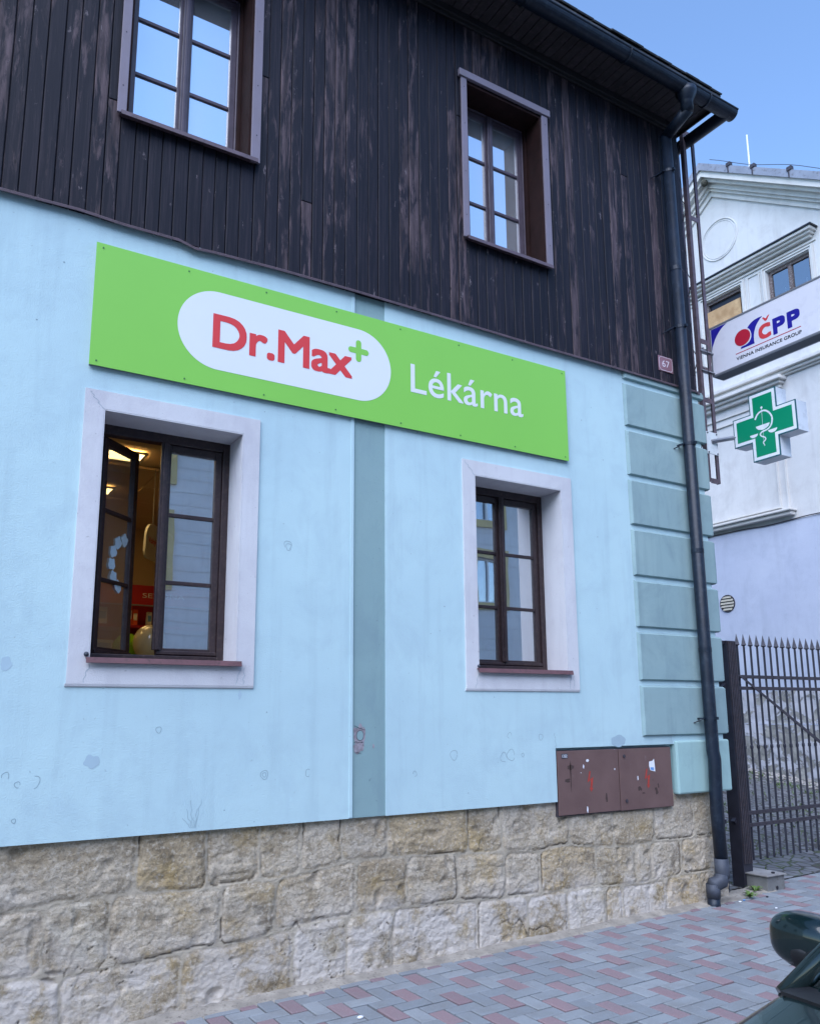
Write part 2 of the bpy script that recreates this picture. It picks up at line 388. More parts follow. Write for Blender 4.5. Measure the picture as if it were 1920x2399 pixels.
def tag(o, label=None, cat=None, group=None, kind=None):
    if label: o['label'] = label
    if cat: o['category'] = cat
    if group: o['group'] = group
    if kind: o['kind'] = kind
    return o
def thing(name, loc, label, cat, group=None):
    o = bpy.data.objects.new(name, None); COL.objects.link(o); o.location = loc; o.empty_display_size = .1
    return tag(o, label, cat, group)

def wall_grid(mb, x0, x1, z0, z1, holes, y, sub=None):     # flat sheet facing -y with rectangular holes
    xs = sorted({x0, x1, *[h[0] for h in holes], *[h[1] for h in holes]}); zs = sorted({z0, z1, *[h[2] for h in holes], *[h[3] for h in holes]})
    xs = [x for x in xs if x0 <= x <= x1]; zs = [z for z in zs if z0 <= z <= z1]
    for a, b in zip(xs, xs[1:]):
        for c, d in zip(zs, zs[1:]):
            mx, mz = (a+b)/2, (c+d)/2
            if any(h[0] < mx < h[1] and h[2] < mz < h[3] for h in holes): continue
            mb.add([(a, y, c), (b, y, c), (b, y, d), (a, y, d)], [(0, 1, 2, 3)])
def wall_slab(mb, x0, x1, z0, z1, holes, y0, y1):
    """solid wall with holes: a cell grid of boxes merged as front, back and rim faces"""
    wall_grid(mb, x0, x1, z0, z1, holes, y0)
    t = MB(); wall_grid(t, x0, x1, z0, z1, holes, y1); mb.add(t.v, [f[::-1] for f in t.f])
    cut = [h[0] for h in holes if h[2] == z0]      # a notch in the lower edge runs to x1
    for (a, b, c, d) in [(x0, x1, z0, z1)]:
        xb = min(cut) if cut else b
        mb.add([(a,y0,c),(b,y0,c),(b,y1,c),(a,y1,c),(a,y0,d),(b,y0,d),(b,y1,d),(a,y1,d),(xb,y0,c),(xb,y1,c)], [(0,3,9,8),(4,5,6,7),(1,2,6,5),(3,0,4,7)])
    for (a, b, c, d) in holes:
        mb.add([(a,y0,c),(b,y0,c),(b,y1,c),(a,y1,c),(a,y0,d),(b,y0,d),(b,y1,d),(a,y1,d)], ([] if c == z0 else [(0,1,2,3),(1,5,6,2)])+[(4,7,6,5),(0,3,7,4)])

_tc = {}
def text_mesh(txt, bold=0., shear=0., sp=1.):
    cu = bpy.data.curves.new('t', 'FONT'); cu.body = txt; cu.offset = bold; cu.shear = shear; cu.space_character = sp; cu.resolution_u = 6; cu.fill_mode = 'FRONT'
    ob = bpy.data.objects.new('t', cu); COL.objects.link(ob)
    bpy.context.view_layer.update()
    dg = bpy.context.evaluated_depsgraph_get(); me = bpy.data.meshes.new_from_object(ob.evaluated_get(dg))
    vs = [(v.co.x, v.co.y) for v in me.vertices]; fs = [tuple(p.vertices) for p in me.polygons]
    bpy.data.objects.remove(ob); bpy.data.curves.remove(cu); bpy.data.meshes.remove(me)
    return vs, fs
def put_text(mb, txt, u0, u1, v0, vh, mp, bold=0., cap='H', shear=0., sp=1., n=None):
    """lay text so that its ink spans u0..u1 and a capital stands v0..v0+vh; mp(u,v) -> 3d"""
    vs, fs = text_mesh(txt, 0, shear, sp)
    cv, _ = text_mesh(cap, 0)
    ys = [p[1] for p in cv]; ch = max(ys)-min(ys); cb = min(ys)
    xs = [p[0] for p in vs]; xa, xb = min(xs), max(xs)
    r = bold*vh/ch; u0 += r; u1 -= r; v0 += r; vh -= 2*r
    base = [(u0+(p[0]-xa)/(xb-xa)*(u1-u0), v0+(p[1]-cb)/ch*vh) for p in vs]
    o = Vector(mp(0, 0)); e1 = (Vector(mp(1, 0))-o); e2 = (Vector(mp(0, 1))-o); nn = e1.cross(e2).normalized()
    offs = [(0, 0)]+[(r*a_, r*b_) for a_, b_ in ((1, 1), (1, 0), (1, -1), (0, -1), (-1, -1), (-1, 0), (-1, 1), (0, 1))] if r > 0 else [(0, 0)]
    for k, (a_, b_) in enumerate(offs): mb.add([tuple(Vector(mp(p[0]+a_, p[1]+b_))+nn*.00006*k) for p in base], fs)
    return mb

def gz(x, y):                        # pavement height
    xx = max(-30, min(30, x)); z = -.052+.0165*xx
    if y > .3: z += .118*min(y-.3, 6.5)
    return z

# ---------------------------------------------------------------- setting
def sheet(name, x0, x1, y0, y1, nx, ny, dz, mat, kind='structure', fx=None):
    mb = MB(); xs = [x0+(x1-x0)*i/nx for i in range(nx+1)] if not fx else fx[0]; ys = [y0+(y1-y0)*i/ny for i in range(ny+1)] if not fx else fx[1]
    W = len(xs); mb.add([(x, y, gz(x, y)+dz) for y in ys for x in xs], [(j*W+i, j*W+i+1, (j+1)*W+i+1, (j+1)*W+i) for j in range(len(ys)-1) for i in range(W-1)])
    return tag(mb.build(name, mat), kind=kind)
sheet('ground', 0, 0, 0, 0, 0, 0, -.16, M['soil'], fx=([-900, -30, 30, 900], [-900, -30, .3, 2, 4, 6.8, 30, 900]))
sheet('road', -30, 30, -10.5, -2.78, 6, 2, -.13, M['asphalt'])
sheet('pavement_bed', -8, 20, -2.6, .2, 4, 2, -.012, M['joint'])
sheet('courtyard', 0, 0, 0, 0, 0, 0, .004, M['cobble'], fx=([6.5, 9, 13.2], [.2, .3, 2, 4, 6.8, 10]))
sheet('pavement_across_street', -30, 30, -14, -10.5, 4, 1, -.01, M['kerb'])
kb = MB()
for i in range(28):
    x = -8+i; kb.add([(x+.004, -2.78, gz(x, 0)-.16), (x+.996, -2.78, gz(x+1, 0)-.16), (x+.996, -2.6, gz(x+1, 0)-.16), (x+.004, -2.6, gz(x, 0)-.16),
            (x+.004, -2.78, gz(x, 0)+.002), (x+.996, -2.78, gz(x+1, 0)+.002), (x+.996, -2.6, gz(x+1, 0)+.002), (x+.004, -2.6, gz(x, 0)+.002)],
           [(0,3,2,1),(4,5,6,7),(0,1,5,4),(1,2,6,5),(2,3,7,6),(3,0,4,7)])
tag(kb.build('kerb', M['kerb'], bevel=.015), kind='structure')

# herringbone pavers: u-unit grid, one grey sheet of stones with every other cross stone red
pv = MB(); U = .1075; ax, ay = 2.705, -.549
rnd = random.Random(3)
for i in range(-100, 100):
    for j in range(-24, 12):
        s = (i+j) % 4
        if s == 0: w_, h_, red = 1, 2, (j % 2 == 0)
        elif s == 2: w_, h_, red = 2, 1, False
        else: continue
        x0, y0 = ax+i*U, ay+j*U; x1, y1 = x0+w_*U, y0+h_*U
        lim = -.055 if x1 < 6.5 else (.20 if x0 > 6.7 else -.02)
        if y0 > lim-.02 or x1 < -6 or x0 > 12.8 or y1 < -2.6: continue
        y1 = min(y1, lim); y0 = max(y0, -2.6)
        g = .0044; c = .006; dz = rnd.uniform(-.003, .003); tx = rnd.uniform(-.012, .012)
        x0 += g; x1 -= g; y0 += g; y1 -= g
        if y1-y0 < .012: continue
        def Z(x, y, d): return gz(x, y)+dz+tx*(x-x0)+d
        pv.cur = (rnd.random(), 0, 0); pv.slot = 1 if red else 0
        q = [(x0, y0), (x1, y0), (x1, y1), (x0, y1)]; k = [(x0+c, y0+c), (x1-c, y0+c), (x1-c, y1-c), (x0+c, y1-c)]
        pv.add([(x, y, Z(x, y, -.02)) for x, y in q] + [(x, y, Z(x, y, -.004)) for x, y in q] + [(x, y, Z(x, y, 0)) for x, y in k],
               [(8, 9, 10, 11)] + [(4+a, 4+(a+1) % 4, 8+(a+1) % 4, 8+a) for a in range(4)] + [(a, (a+1) % 4, 4+(a+1) % 4, 4+a) for a in range(4)])
tag(pv.build('pavement', [M['brickgrey'], M['brickred']], attr='rnd'), kind='structure')
# rough dirt strip along the wall foot
db = MB(); nx = 500; xs = [-6+12.9*i/nx for i in range(nx+1)]; rows = []
for j in range(9):
    for x in xs:
        y = .10-j*.024-(.035*noise.noise(Vector((x*2.3, 0, 0)))*(j/8)); h = .028*(1-j/8)**1.4+.010*noise.noise(Vector((x*9, y*9, 1)))*(1-j/9)+.004*noise.noise(Vector((x*40, y*40, 1))) - (.012 if j == 8 else 0)
        rows.append((x, y, gz(x, 0)+h+.001))
W = nx+1; db.add(rows, [(j*W+i+1, j*W+i, (j+1)*W+i, (j+1)*W+i+1) for j in range(8) for i in range(nx)])
tag(fixn(db.build('dirt_strip', M['dirt'], smooth=True)), kind='structure')

# ---------------------------------------------------------------- the pharmacy house
H = thing('pharmacy_house', (0, 0, 0), 'pale blue plastered pharmacy with charred board upper floor above a sandstone plinth', 'house')
LW = (.907, 1.791, 1.985, 3.487); RW = (3.668, 4.558, 1.985, 3.487)       # lower openings
UL = (.918, 1.778, 5.50, 6.98); UR = (3.655, 4.497, 5.50, 6.98)           # upper openings
FARL = [(-1.85, -.96, 1.985, 3.487), (-4.6, -3.71, 1.985, 3.487)]; FARU = [(-1.84, -.98, 5.50, 6.98), (-4.6, -3.74, 5.50, 6.98)]
CABH = (4.40, 5.735, .90, 1.385)
XL = -7.; YB = 9.
# stucco: left field, pilaster, right field
PX0, PX1 = 2.618, 2.873
mb = MB(); wall_slab(mb, XL, PX0, .98, 4.735, [LW]+FARL, 0, .34)
wall_slab(mb, PX1, 6.395, .98, 4.735, [RW, (4.40, 6.395, .98, 1.385)], 0, .34)
mb.box(PX0, PX1, .012, .34, .98, 4.735)
mb.box(6.05, 6.39, .34, YB, .98, 4.735); mb.box(XL, XL+.34, .34, YB, .98, 4.735); mb.box(XL+.34, 6.05, YB-.34, YB, -.3, 7.6)
mb.box(4.36, 6.395, .045, .34, .98, 1.385)
mb.build('stucco_wall', M['stucco'], H)
mb = MB().box(PX0+.001, PX1-.001, .006, .0115, .982, 4.73); mb.build('pilaster', M['pilaster'], H)
# thin raised edge left of the pilaster
MB().box(PX0-.028, PX0-.001, -.006, -.0005, .985, 4.70).build('pilaster_edge', M['stucco'], H, bevel=.003)
# quoins: bevelled blocks on the right corner
gro = [4.635, 4.186, 3.724, 3.269, 2.812, 2.360, 1.904, 1.437]
blocks = [(5.385, 4.735, gro[0]+.020)]+[(5.385+.0*i, gro[i]-.022, gro[i+1]+.022) for i in range(7)]
for i, (xl, zt, zb) in enumerate(blocks):
    mb = MB(); x1, yf, yb = 6.425, -.025, .30; c = .020; x0 = xl-.022
    zt2 = min(zt, 4.725)
    mb.add([(x0, -.001, zb), (x1+.02, -.001, zb), (x1+.02, -.001, zt2), (x0, -.001, zt2),
            (x0+c, yf, zb+.008), (x1, yf, zb+.008), (x1, yf, zt2-(.014 if i else 0)), (x0+c, yf, zt2-(.014 if i else 0)),
            (x1+.02, yb, zb), (x1+.02, yb, zt2), (x1+.034, .012, zb+.012), (x1+.034, .012, zt2-.016), (x1+.034, yb, zb+.012), (x1+.034, yb, zt2-.016), (x1+.03, -.02, zb+.014), (x1+.03, -.02, zt2-.018)],
           [(4, 5, 6, 7), (0, 1, 5, 4), (3, 7, 6, 2), (0, 4, 7, 3), (5, 14, 15, 6), (14, 10, 11, 15), (10, 12, 13, 11), (1, 14, 5), (2, 6, 15), (1, 10, 14), (2, 15, 11), (1, 8, 12, 10), (2, 11, 13, 9)])
    o = fixn(mb.build('quoin', M['quoin'], H, bevel=.0025))
mb = MB(); mb.box(5.745, 6.445, -.026, .30, .962, 1.412); mb.build('quoin', M['quoin_light'], H, bevel=.016)['label'] = 'lighter mint bottom corner block'

# ---- sandstone plinth, every block bulging out of recessed mortar
XR = 6.36
row12 = [(-7, .65), (-2, .63), (.55, .64), (1.11, .66), (1.69, .64), (2.27, .66), (2.69, .715), (3.05, .70), (3.56, .67), (4.18, .63), (4.57, .65), (4.85, .60), (5.62, .59), (6.5, .60)]
row23 = [(-7, .28), (-2, .30), (.58, .29), (1.13, .28), (1.48, .30), (2.01, .32), (2.24, .34), (2.67, .37), (3.05, .365), (3.46, .35), (4.25, .32), (4.8, .31), (5.28, .28), (5.8, .30), (6.5, .28)]
rj = random.Random(5)
def extra(): 
    L = [-7.]
    while L[-1] < .1: L.append(L[-1]+rj.uniform(.36, .72))
    return L[1:-1]
v1 = extra()+[.55-.0, 1.24, 1.66, 1.99, 2.27, 2.56, 2.91, 3.57, 3.87, 4.55, 5.01, 5.48, 5.98]
v2 = extra()+[.32, .77, 1.12, 1.75, 2.10, 2.68, 3.06, 3.48, 3.90, 4.24, 4.81, 5.24, 5.42, 5.79]
v3 = extra()+[.30, .88, 1.53, 2.23, 2.60, 2.94, 3.65, 4.11, 4.50, 4.89, 5.08, 5.58, 6.0]
v1 = [v for v in v1 if abs(v-.55) > .001]
def itp(T, x):
    for (a, b), (c, d) in zip(T, T[1:]):
        if a <= x <= c: return b+(d-b)*(x-a)/(c-a)
    return T[-1][1]
def sst(a, b, t):
    t = max(0, min(1, (t-a)/(b-a))); return t*t*(3-2*t)
N = noise.noise
def stone_d(x, z):
    wx = x+.018*N(Vector((x*5, z*5, 3)))+.006*N(Vector((x*21, z*21, 3))); wz = z+.014*N(Vector((x*4.2, z*4.2, 9)))+.006*N(Vector((x*23, z*23, 9)))
    a, b = itp(row12, wx), itp(row23, wx)
    if wz > a: r, V, dzr = 0, v1, min(wz-a, 1.04-wz)
    elif wz > b: r, V, dzr = 1, v2, min(wz-b, a-wz)
    else: r, V, dzr = 2, v3, min(b-wz, wz+.22)
    k = 0; dx = 9
    for i, v in enumerate(V):
        if wx > v: k = i+1
        dx = min(dx, abs(wx-v))
    h = ((k*7.13+r*3.77)*.7312) % 1.
    jw = .008+.005*N(Vector((x*3, z*3, 20)))
    e = min(dx, dzr)
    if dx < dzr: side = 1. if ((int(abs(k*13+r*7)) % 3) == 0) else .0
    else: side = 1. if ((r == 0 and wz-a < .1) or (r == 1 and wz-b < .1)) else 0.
    # smooth min for rounded corners
    q = max(0, .06-dx); q2 = max(0, .06-dzr); e = .06-math.sqrt(q*q+q2*q2) if (q > 0 and q2 > 0) else e
    m = 1-sst(jw*.5, jw*1.25, e)
    bul = sst(jw, .035, e)*.007
    ero = .004*N(Vector((x*4, z*8, 30+r*5+k)))+.0045*N(Vector((x*14, z*26, 41)))+.0045*N(Vector((x*38, z*52, 51)))+.0035*N(Vector((x*85, z*95, 61)))
    led = N(Vector((x*2.1+1.6*N(Vector((x*2.5, z*3, 8))), z*6.5, 33+k))); ero += .0065*(sst(-.015, .02, led)-.5)*sst(-.25, .35, N(Vector((x*1.7, z*2.2, 66))))          # broken ledges
    cr_ = abs(N(Vector((x*2.4+1.1*N(Vector((x*6, z*6, 12))), z*2.6, 97)))); ero -= .011*(1-sst(.0, .016, cr_))*(.12+.88*(z < .42))*sst(-.2, .2, N(Vector((x*1.3, z*2, 55))))
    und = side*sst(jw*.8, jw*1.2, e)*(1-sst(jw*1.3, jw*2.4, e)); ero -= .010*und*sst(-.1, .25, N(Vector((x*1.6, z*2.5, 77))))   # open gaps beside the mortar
    h2 = ((k*3.91+r*5.17)*.5713) % 1.; h = (h+.0) if h2 > .3 else .15
    pit = max(0, N(Vector((x*9, z*9, 71)))-.38)*.06
    d = bul+ero*(.35+.65*(1-m))+(h2-.5)*.010-pit*(1-m)
    if m > 0: d = d*(1-m)+(.001+.004*N(Vector((x*30, z*30, 80))))*m
    low = 1-sst(.15, .55, z); lime = min(1, low*.9+max(0, N(Vector((x*1.1+4, z*1.6, 90))))*1.1+.10*(x > 2.2))
    if x > 5.6: lime *= .6
    ck = (1-sst(.0, .014, cr_))*(.05+.95*(z < .42))*sst(-.1, .25, N(Vector((x*1.3, z*2, 55))))
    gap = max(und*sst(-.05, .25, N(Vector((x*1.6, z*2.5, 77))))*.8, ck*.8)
    return d, h, m*.85, lime, gap
def stone_patch(x0, x1, dx):
    nx = int((x1-x0)/dx); z0, z1 = -.22, 1.0; nz = int((z1-z0)/dx); vs = []; cs = []; gs = []
    for j in range(nz+1):
        z = z0+(z1-z0)*j/nz
        for i in range(nx+1):
            x = x0+(x1-x0)*i/nx; d, h, m, l, gg = stone_d(x, z); gs.append(gg)
            if z > .86 and 4.38 < x < 5.75: d = min(d, .004)
            vs.append((x, .048-max(-.01, min(d+.008, .040)), z)); cs.append((h, m, l, 1))
    W = nx+1
    return vs, [(j*W+i, j*W+i+1, (j+1)*W+i+1, (j+1)*W+i) for j in range(nz) for i in range(nx)], cs, gs
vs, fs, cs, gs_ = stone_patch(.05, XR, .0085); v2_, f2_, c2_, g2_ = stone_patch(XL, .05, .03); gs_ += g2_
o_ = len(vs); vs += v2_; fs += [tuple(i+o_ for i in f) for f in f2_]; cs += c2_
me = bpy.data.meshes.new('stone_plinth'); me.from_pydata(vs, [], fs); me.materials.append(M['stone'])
a = me.color_attributes.new('blk', 'FLOAT_COLOR', 'POINT')
for i, c in enumerate(cs): a.data[i].color = c
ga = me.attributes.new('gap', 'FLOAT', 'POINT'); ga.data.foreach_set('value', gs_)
for p in me.polygons: p.use_smooth = True
po = bpy.data.objects.new('stone_plinth', me); COL.objects.link(po); po.parent = H
mb = MB(); mb.box(XL, XR, .062, .34, -.3, .978); mb.box(6.05, XR, .34, YB-.34, -.3, .978); mb.box(XR-.03, XR, .04, .062, -.3, .978)
mb.build('plinth_core', M['stone'], H, attr=None)

# ---- boards
wd = MB(); rw = random.Random(11); pitch = .0925; x = XL
holes = [UL, UR]+FARU
while x < 6.33:
    p = pitch*rw.uniform(.93, 1.07); x1 = min(x+p, 6.345); g = .002
    segs = [(4.728, 7.62)]
    for h in holes:
        if x1 > h[0]+.002 and x < h[1]-.002:
            ns = []
            for a_, b_ in segs:
                if h[2] > a_ and h[3] < b_: ns += [(a_, h[2]), (h[3], b_)]
                else: ns.append((a_, b_))
            if x < h[0]: segs = ns if x1-h[0] > .04 else segs
            elif x1 > h[1]: segs = ns if h[1]-x > .04 else segs
            else: segs = ns
    cl = (rw.random(), rw.random()**1.1, rw.random()); dy = rw.uniform(-.004, .004)
    for a_, b_ in segs:
        xa, xb = x+g, x1-g
        under = any(h[0]-.05 < (x+x1)/2 < h[1]+.05 and b_ <= h[2]+.01 for h in holes)
        wd.cur = (cl[0], cl[1]*(.25 if under else 1), cl[2])
        zj = [a_, b_]
        if b_-a_ > 2 and rw.random() < .10: zj = [a_, rw.uniform(a_+.5, b_-.5), b_]
        for za, zb in zip(zj, zj[1:]):
            wd.chbox(xa, xb, -.003+dy, .03, za+.001, zb-.001, .005)
            wd.cur = (rw.random(), rw.random()**1.2*(.25 if under else 1), rw.random()) if len(zj) > 2 else wd.cur
    x = x1
fixn(wd.build('board_cladding', M['wood'], H, attr='rnd'))
# wall behind boards + sides of upper floor
mb = MB(); wall_slab(mb, XL, 6.30, 4.74, 7.62, [UL, UR]+FARU, .032, .34); mb.box(5.96, 6.30, .34, YB-.34, 4.74, 7.62); mb.box(XL, XL+.34, .34, YB-.34, 4.74, 7.62)
mb.build('upper_wall_core', M['darkwood'], H)
mb = MB(); mb.box(6.30, 6.352, -.014, YB, 4.728, 7.66); mb.box(6.262, 6.30, -.020, .02, 4.735, 7.60); mb.build('corner_board', M['wood'], H, bevel=.003, attr=None)
# drip flashing, wavy
mb = MB(); pts = [(XL, 4.722), (-3, 4.728), (-.5, 4.722), (.24, 4.722), (.43, 4.727), (.68, 4.737), (.95, 4.724), (1.30, 4.729), (1.41, 4.702), (1.53, 4.712), (2.0, 4.728), (2.6, 4.733), (3.4, 4.728), (4.3, 4.722), (5.2, 4.727), (6.36, 4.722)]
def flash(mb, pts, yo, yi, t=.016):
    vs = []; fs = []
    for i, (px, pz) in enumerate(pts):
        vs += [(px, yi, pz+.020), (px, yo+.006, pz+.004), (px, yo, pz-.002), (px, yo+.002, pz-t), (px, yo+.008, pz-t), (px, yi, pz+.008)]
    for i in range(len(pts)-1):
        for j in range(5): fs.append((i*6+j, i*6+j+1, (i+1)*6+j+1, (i+1)*6+j))
    mb.add(vs, fs)
flash(mb, pts, -.045, .0)
mb.box(6.352, 6.40, -.03, YB, 4.70, 4.726)
fixn(mb.build('drip_flashing', M['flash'], H))
# side wall boards
sb = MB(); y = .0
while y < YB-.1:
    sb.cur = (rw.random(), rw.random(), rw.random()); sb.box(6.3525, 6.366, y+.002, y+.10, 4.74, 7.6); y += .104
sb.build('side_boards', M['wood'], H, attr='rnd')

# ---- eaves
ZS = 7.633
mb = MB(); x = XL
while x < 6.42:
    mb.box(x+.003, min(x+.088, 6.44), -.375, -.03, ZS, ZS+.02); x += .0915
y = -.03
while y < YB: mb.box(6.345, 6.44, y+.002, y+.086, ZS, ZS+.02); y += .0915
mb.build('soffit', M['soffit'], H)
mb = MB(); mb.box(XL, 6.355, -.045, -.022, 7.562, ZS-.001); mb.box(XL, 6.352, -.028, -.0045, 7.53, ZS-.002); mb.build('eaves_moulding', M['darkwood'], H, bevel=.006)
mb = MB(); mb.box(XL-.2, 6.455, -.40, -.376, 7.60, 7.735); mb.box(6.4405, 6.455, -.375, YB, 7.60, 7.735); mb.build('fascia', M['darkwood'], H)
# hip roof
e0, e1, zt = -.46, YB+.46, 7.745
x0, x1 = XL-.3, 6.50; rz = zt+ (e1-e0)/2*.72; ym = (e0+e1)/2; hx = (e1-e0)/2
mb = MB(); V = [(x0, e0, zt), (x1, e0, zt), (x1, e1, zt), (x0, e1, zt), (x0+hx*.8, ym, rz), (x1-hx*.9, ym, rz)]
mb.add(V+[(p[0], p[1], p[2]-.03) for p in V[:4]], [(0, 1, 5, 4), (1, 2, 5), (2, 3, 4, 5), (3, 0, 4), (6, 9, 8, 7), (0, 6, 7, 1), (1, 7, 8, 2), (2, 8, 9, 3), (3, 9, 6, 0)])
fixn(mb.build('roof', M['roof'], H))
tl = MB(); sl = math.atan(.72)
for row in range(5):
    x = x0+(.1 if row % 2 else 0)
    while x < x1-.06-row*.15:
        w_ = rw.uniform(.19, .215); dy = rw.uniform(-.008, .008); lift = rw.uniform(0, .006)+.008
        ya = e0+.16*row+dy-.015; za = zt+.72*(.16*row)+lift; L = .2
        c_, s_ = math.cos(sl), math.sin(sl); pts = []
        for (t, n_) in ((0, 0), (L, 0), (L, .014), (0, .014)): pts.append((ya+t*c_-n_*s_, za+t*s_*.96+n_*c_))
        tl.prism(pts, 'x', x+.003, min(x+w_, x1+.01)-.003); x += w_
for row in range(40):     # side eave tiles
    y = e0+row*.2; tl.box(x1-.12, x1+.010, y+.003, y+.197, zt-.002, zt+.018+rw.uniform(0, .006))
fixn(tl.build('eaves_tiles', M['roof'], H))
# gutters: open half-round profile
def gutter(mb, a, b, ax, r=.075, zc=7.655):
    n = 12; prof = [(math.cos(math.pi+math.pi*i/n)*r, math.sin(math.pi+math.pi*i/n)*r) for i in range(n+1)]
    prof2 = [(p*.955, q*.955+.001) for p, q in prof[::-1]]; P = prof+prof2; m = len(P)
    L = [a, b]; vs = []
    for t in L:
        for p, q in P: vs.append((t, -.425+p, zc+q) if ax == 'x' else (6.635+p, t, zc+q))
    fs = [(i, (i+1) % m, m+(i+1) % m, m+i) for i in range(m)]+[tuple(range(m)), tuple(range(m, 2*m))[::-1]]
    mb.add(vs, fs)
    # rolled lip on the outer edge
    if ax == 'x': mb.tube([(a, -.425-r, zc+.004), (b, -.425-r, zc+.004)], .010, 8)
    else: mb.tube([(6.635+r, a, zc+.004), (6.635+r, b, zc+.004)], .010, 8)
mb = MB(); gutter(mb, XL-.2, 6.712, 'x'); gutter(mb, -.45, YB, 'y')
n = 12
mb.add([(6.712, -.425, 7.655)]+[(6.713, -.425+math.cos(math.pi+math.pi*i/n)*.074, 7.655+math.sin(math.pi+math.pi*i/n)*.074) for i in range(n+1)], [(0, i+1, i+2) for i in range(n)])
for xx in (-5, -3, -1, .4, 1.6, 2.8, 4.0, 5.2, 6.3): mb.tube([(xx, -.425-.079*math.cos(t), 7.655-.079*math.sin(t)) for t in [math.pi*i/12 for i in range(13)]], .007, 6)
for yy in (.25, 1.4): mb.tube([(6.635-.079*math.cos(t), yy, 7.655-.079*math.sin(t)) for t in [math.pi*i/12 for i in range(13)]], .007, 6)
gt = mb.build('gutter', M['pipe'], H)
for p in gt.data.polygons: p.use_smooth = False
# downpipe
dp = MB(); dp.tube([(6.02, -.425, 7.63), (6.02, -.425, 7.585), (6.025, -.42, 7.52), (6.03, -.415, 7.50), (6.03, -.415, 7.405)], 0, 20, rs=[.100, .098, .064, .0595, .0595])
dp.tube([(6.030, -.430, 7.425), (6.074, -.085, 7.345)], .0560, 20); dp.tube([(6.030, -.415, 7.50), (6.030, -.415, 7.40)], .0575, 20)
px = lambda z: 6.070+(7.33-z)/7*.050
jz = [7.345, 6.3, 5.0, 3.72, 2.83, 1.62, 1.30, .98, .41]
dp.tube([(px(7.345), -.105, 7.345), (px(1.32), -.105, 1.32), (px(1.25)+.006, -.112, 1.25), (px(1.0), -.105, 1.0), (px(.82)-.003, -.10, .82), (px(.40), -.105, .40)], .055, 20)
dpo = dp.build('downpipe', M['pipe'], H, smooth=True)
bk = None
for z in (6.95, 5.29, 4.12, 1.60):
    b = MB(); cxp = px(z)
    b.tube([(cxp, -.105, z-.014), (cxp, -.105, z+.014)], .0585, 20); b.box(cxp-.075, cxp-.05, -.105, .0, z-.006, z+.006); b.box(cxp-.012, cxp+.012, -.185, -.160, z-.012, z+.012)
    b.tube([(cxp-.06, -.10, z), (cxp-.14, -.002, z-.05)], .005, 6)
    b.build('pipe_bracket', M['pipe'], dpo)
for z in (3.10, 5.9, 2.2): MB().tube([(px(z), -.105, z-.02), (px(z), -.105, z+.02)], .0575, 20).build('pipe_sleeve', M['pipe'], dpo)
b = MB(); b.tube([(px(.4), -.105, .42), (px(.3), -.105, .30), (px(.26), -.103, .265)], .060, 20); b.tube([(px(.3)+.003, -.105, .30), (6.10, -.10, .235), (6.045, -.072, .21), (6.035, -.07, .19)], .059, 20)
b.tube([(6.038, -.07, .215), (6.033, -.068, .105)], .060, 20, rs=[.061, .057])
b.build('pipe_shoe', M['zinc'], dpo, smooth=True)
MB().cyl((6.033, -.068, .11), (6.033, -.068, -.05), .053, 20).build('pipe_stub', M['pipe'], dpo, smooth=True)

# ---- windows
def ring(mb, x0, x1, z0, z1, wl, wr, wb, wt, y0, y1):
    mb.box(x0, x0+wl, y0, y1, z0, z1); mb.box(x1-wr, x1, y0, y1, z0, z1)
    mb.box(x0+wl, x1-wr, y0, y1, z0, z0+wb); mb.box(x0+wl, x1-wr, y0, y1, z1-wt, z1)
def sash(parent, x0, x1, z0, z1, y0, bars, gm, hinge=None, ang=0, fm=None):
    fm = fm or M['frame']
    mb = MB(); ring(mb, x0, x1, z0, z1, .045, .045, .045, .05, y0, y0+.045)
    for zb_ in bars: mb.box(x0+.045, x1-.045, y0+.006, y0+.038, zb_-.013, zb_+.013)
    mb.box(x0+.0, x1-.0, y0-.014, y0-.0005, z0+.004, z0+.028)     # weather bar
    gl = MB(); zz = [z0+.045]+bars+[z1-.05]
    for i in range(len(zz)-1):
        a_ = zz[i]+(.013 if i else 0); b_ = zz[i+1]-(.013 if i < len(zz)-2 else 0)
        gl.add([(x0+.045, y0+.020, a_), (x1-.045, y0+.020, a_), (x1-.045, y0+.020, b_), (x0+.045, y0+.020, b_)], [(0, 1, 2, 3)])
    tf = (lambda p: p)
    if ang:
        c_, s_ = math.cos(ang), math.sin(ang); hx, hy = hinge
        tf = lambda p: (hx+(p[0]-hx)*c_-(p[1]-hy)*s_, hy+(p[0]-hx)*s_+(p[1]-hy)*c_, p[2])
    mb.v = [tf(p) for p in mb.v]; gl.v = [tf(p) for p in gl.v]
    o = mb.build('sash', fm, parent, bevel=.004); g = gl.build('pane', gm, parent)
    return o, g, tf
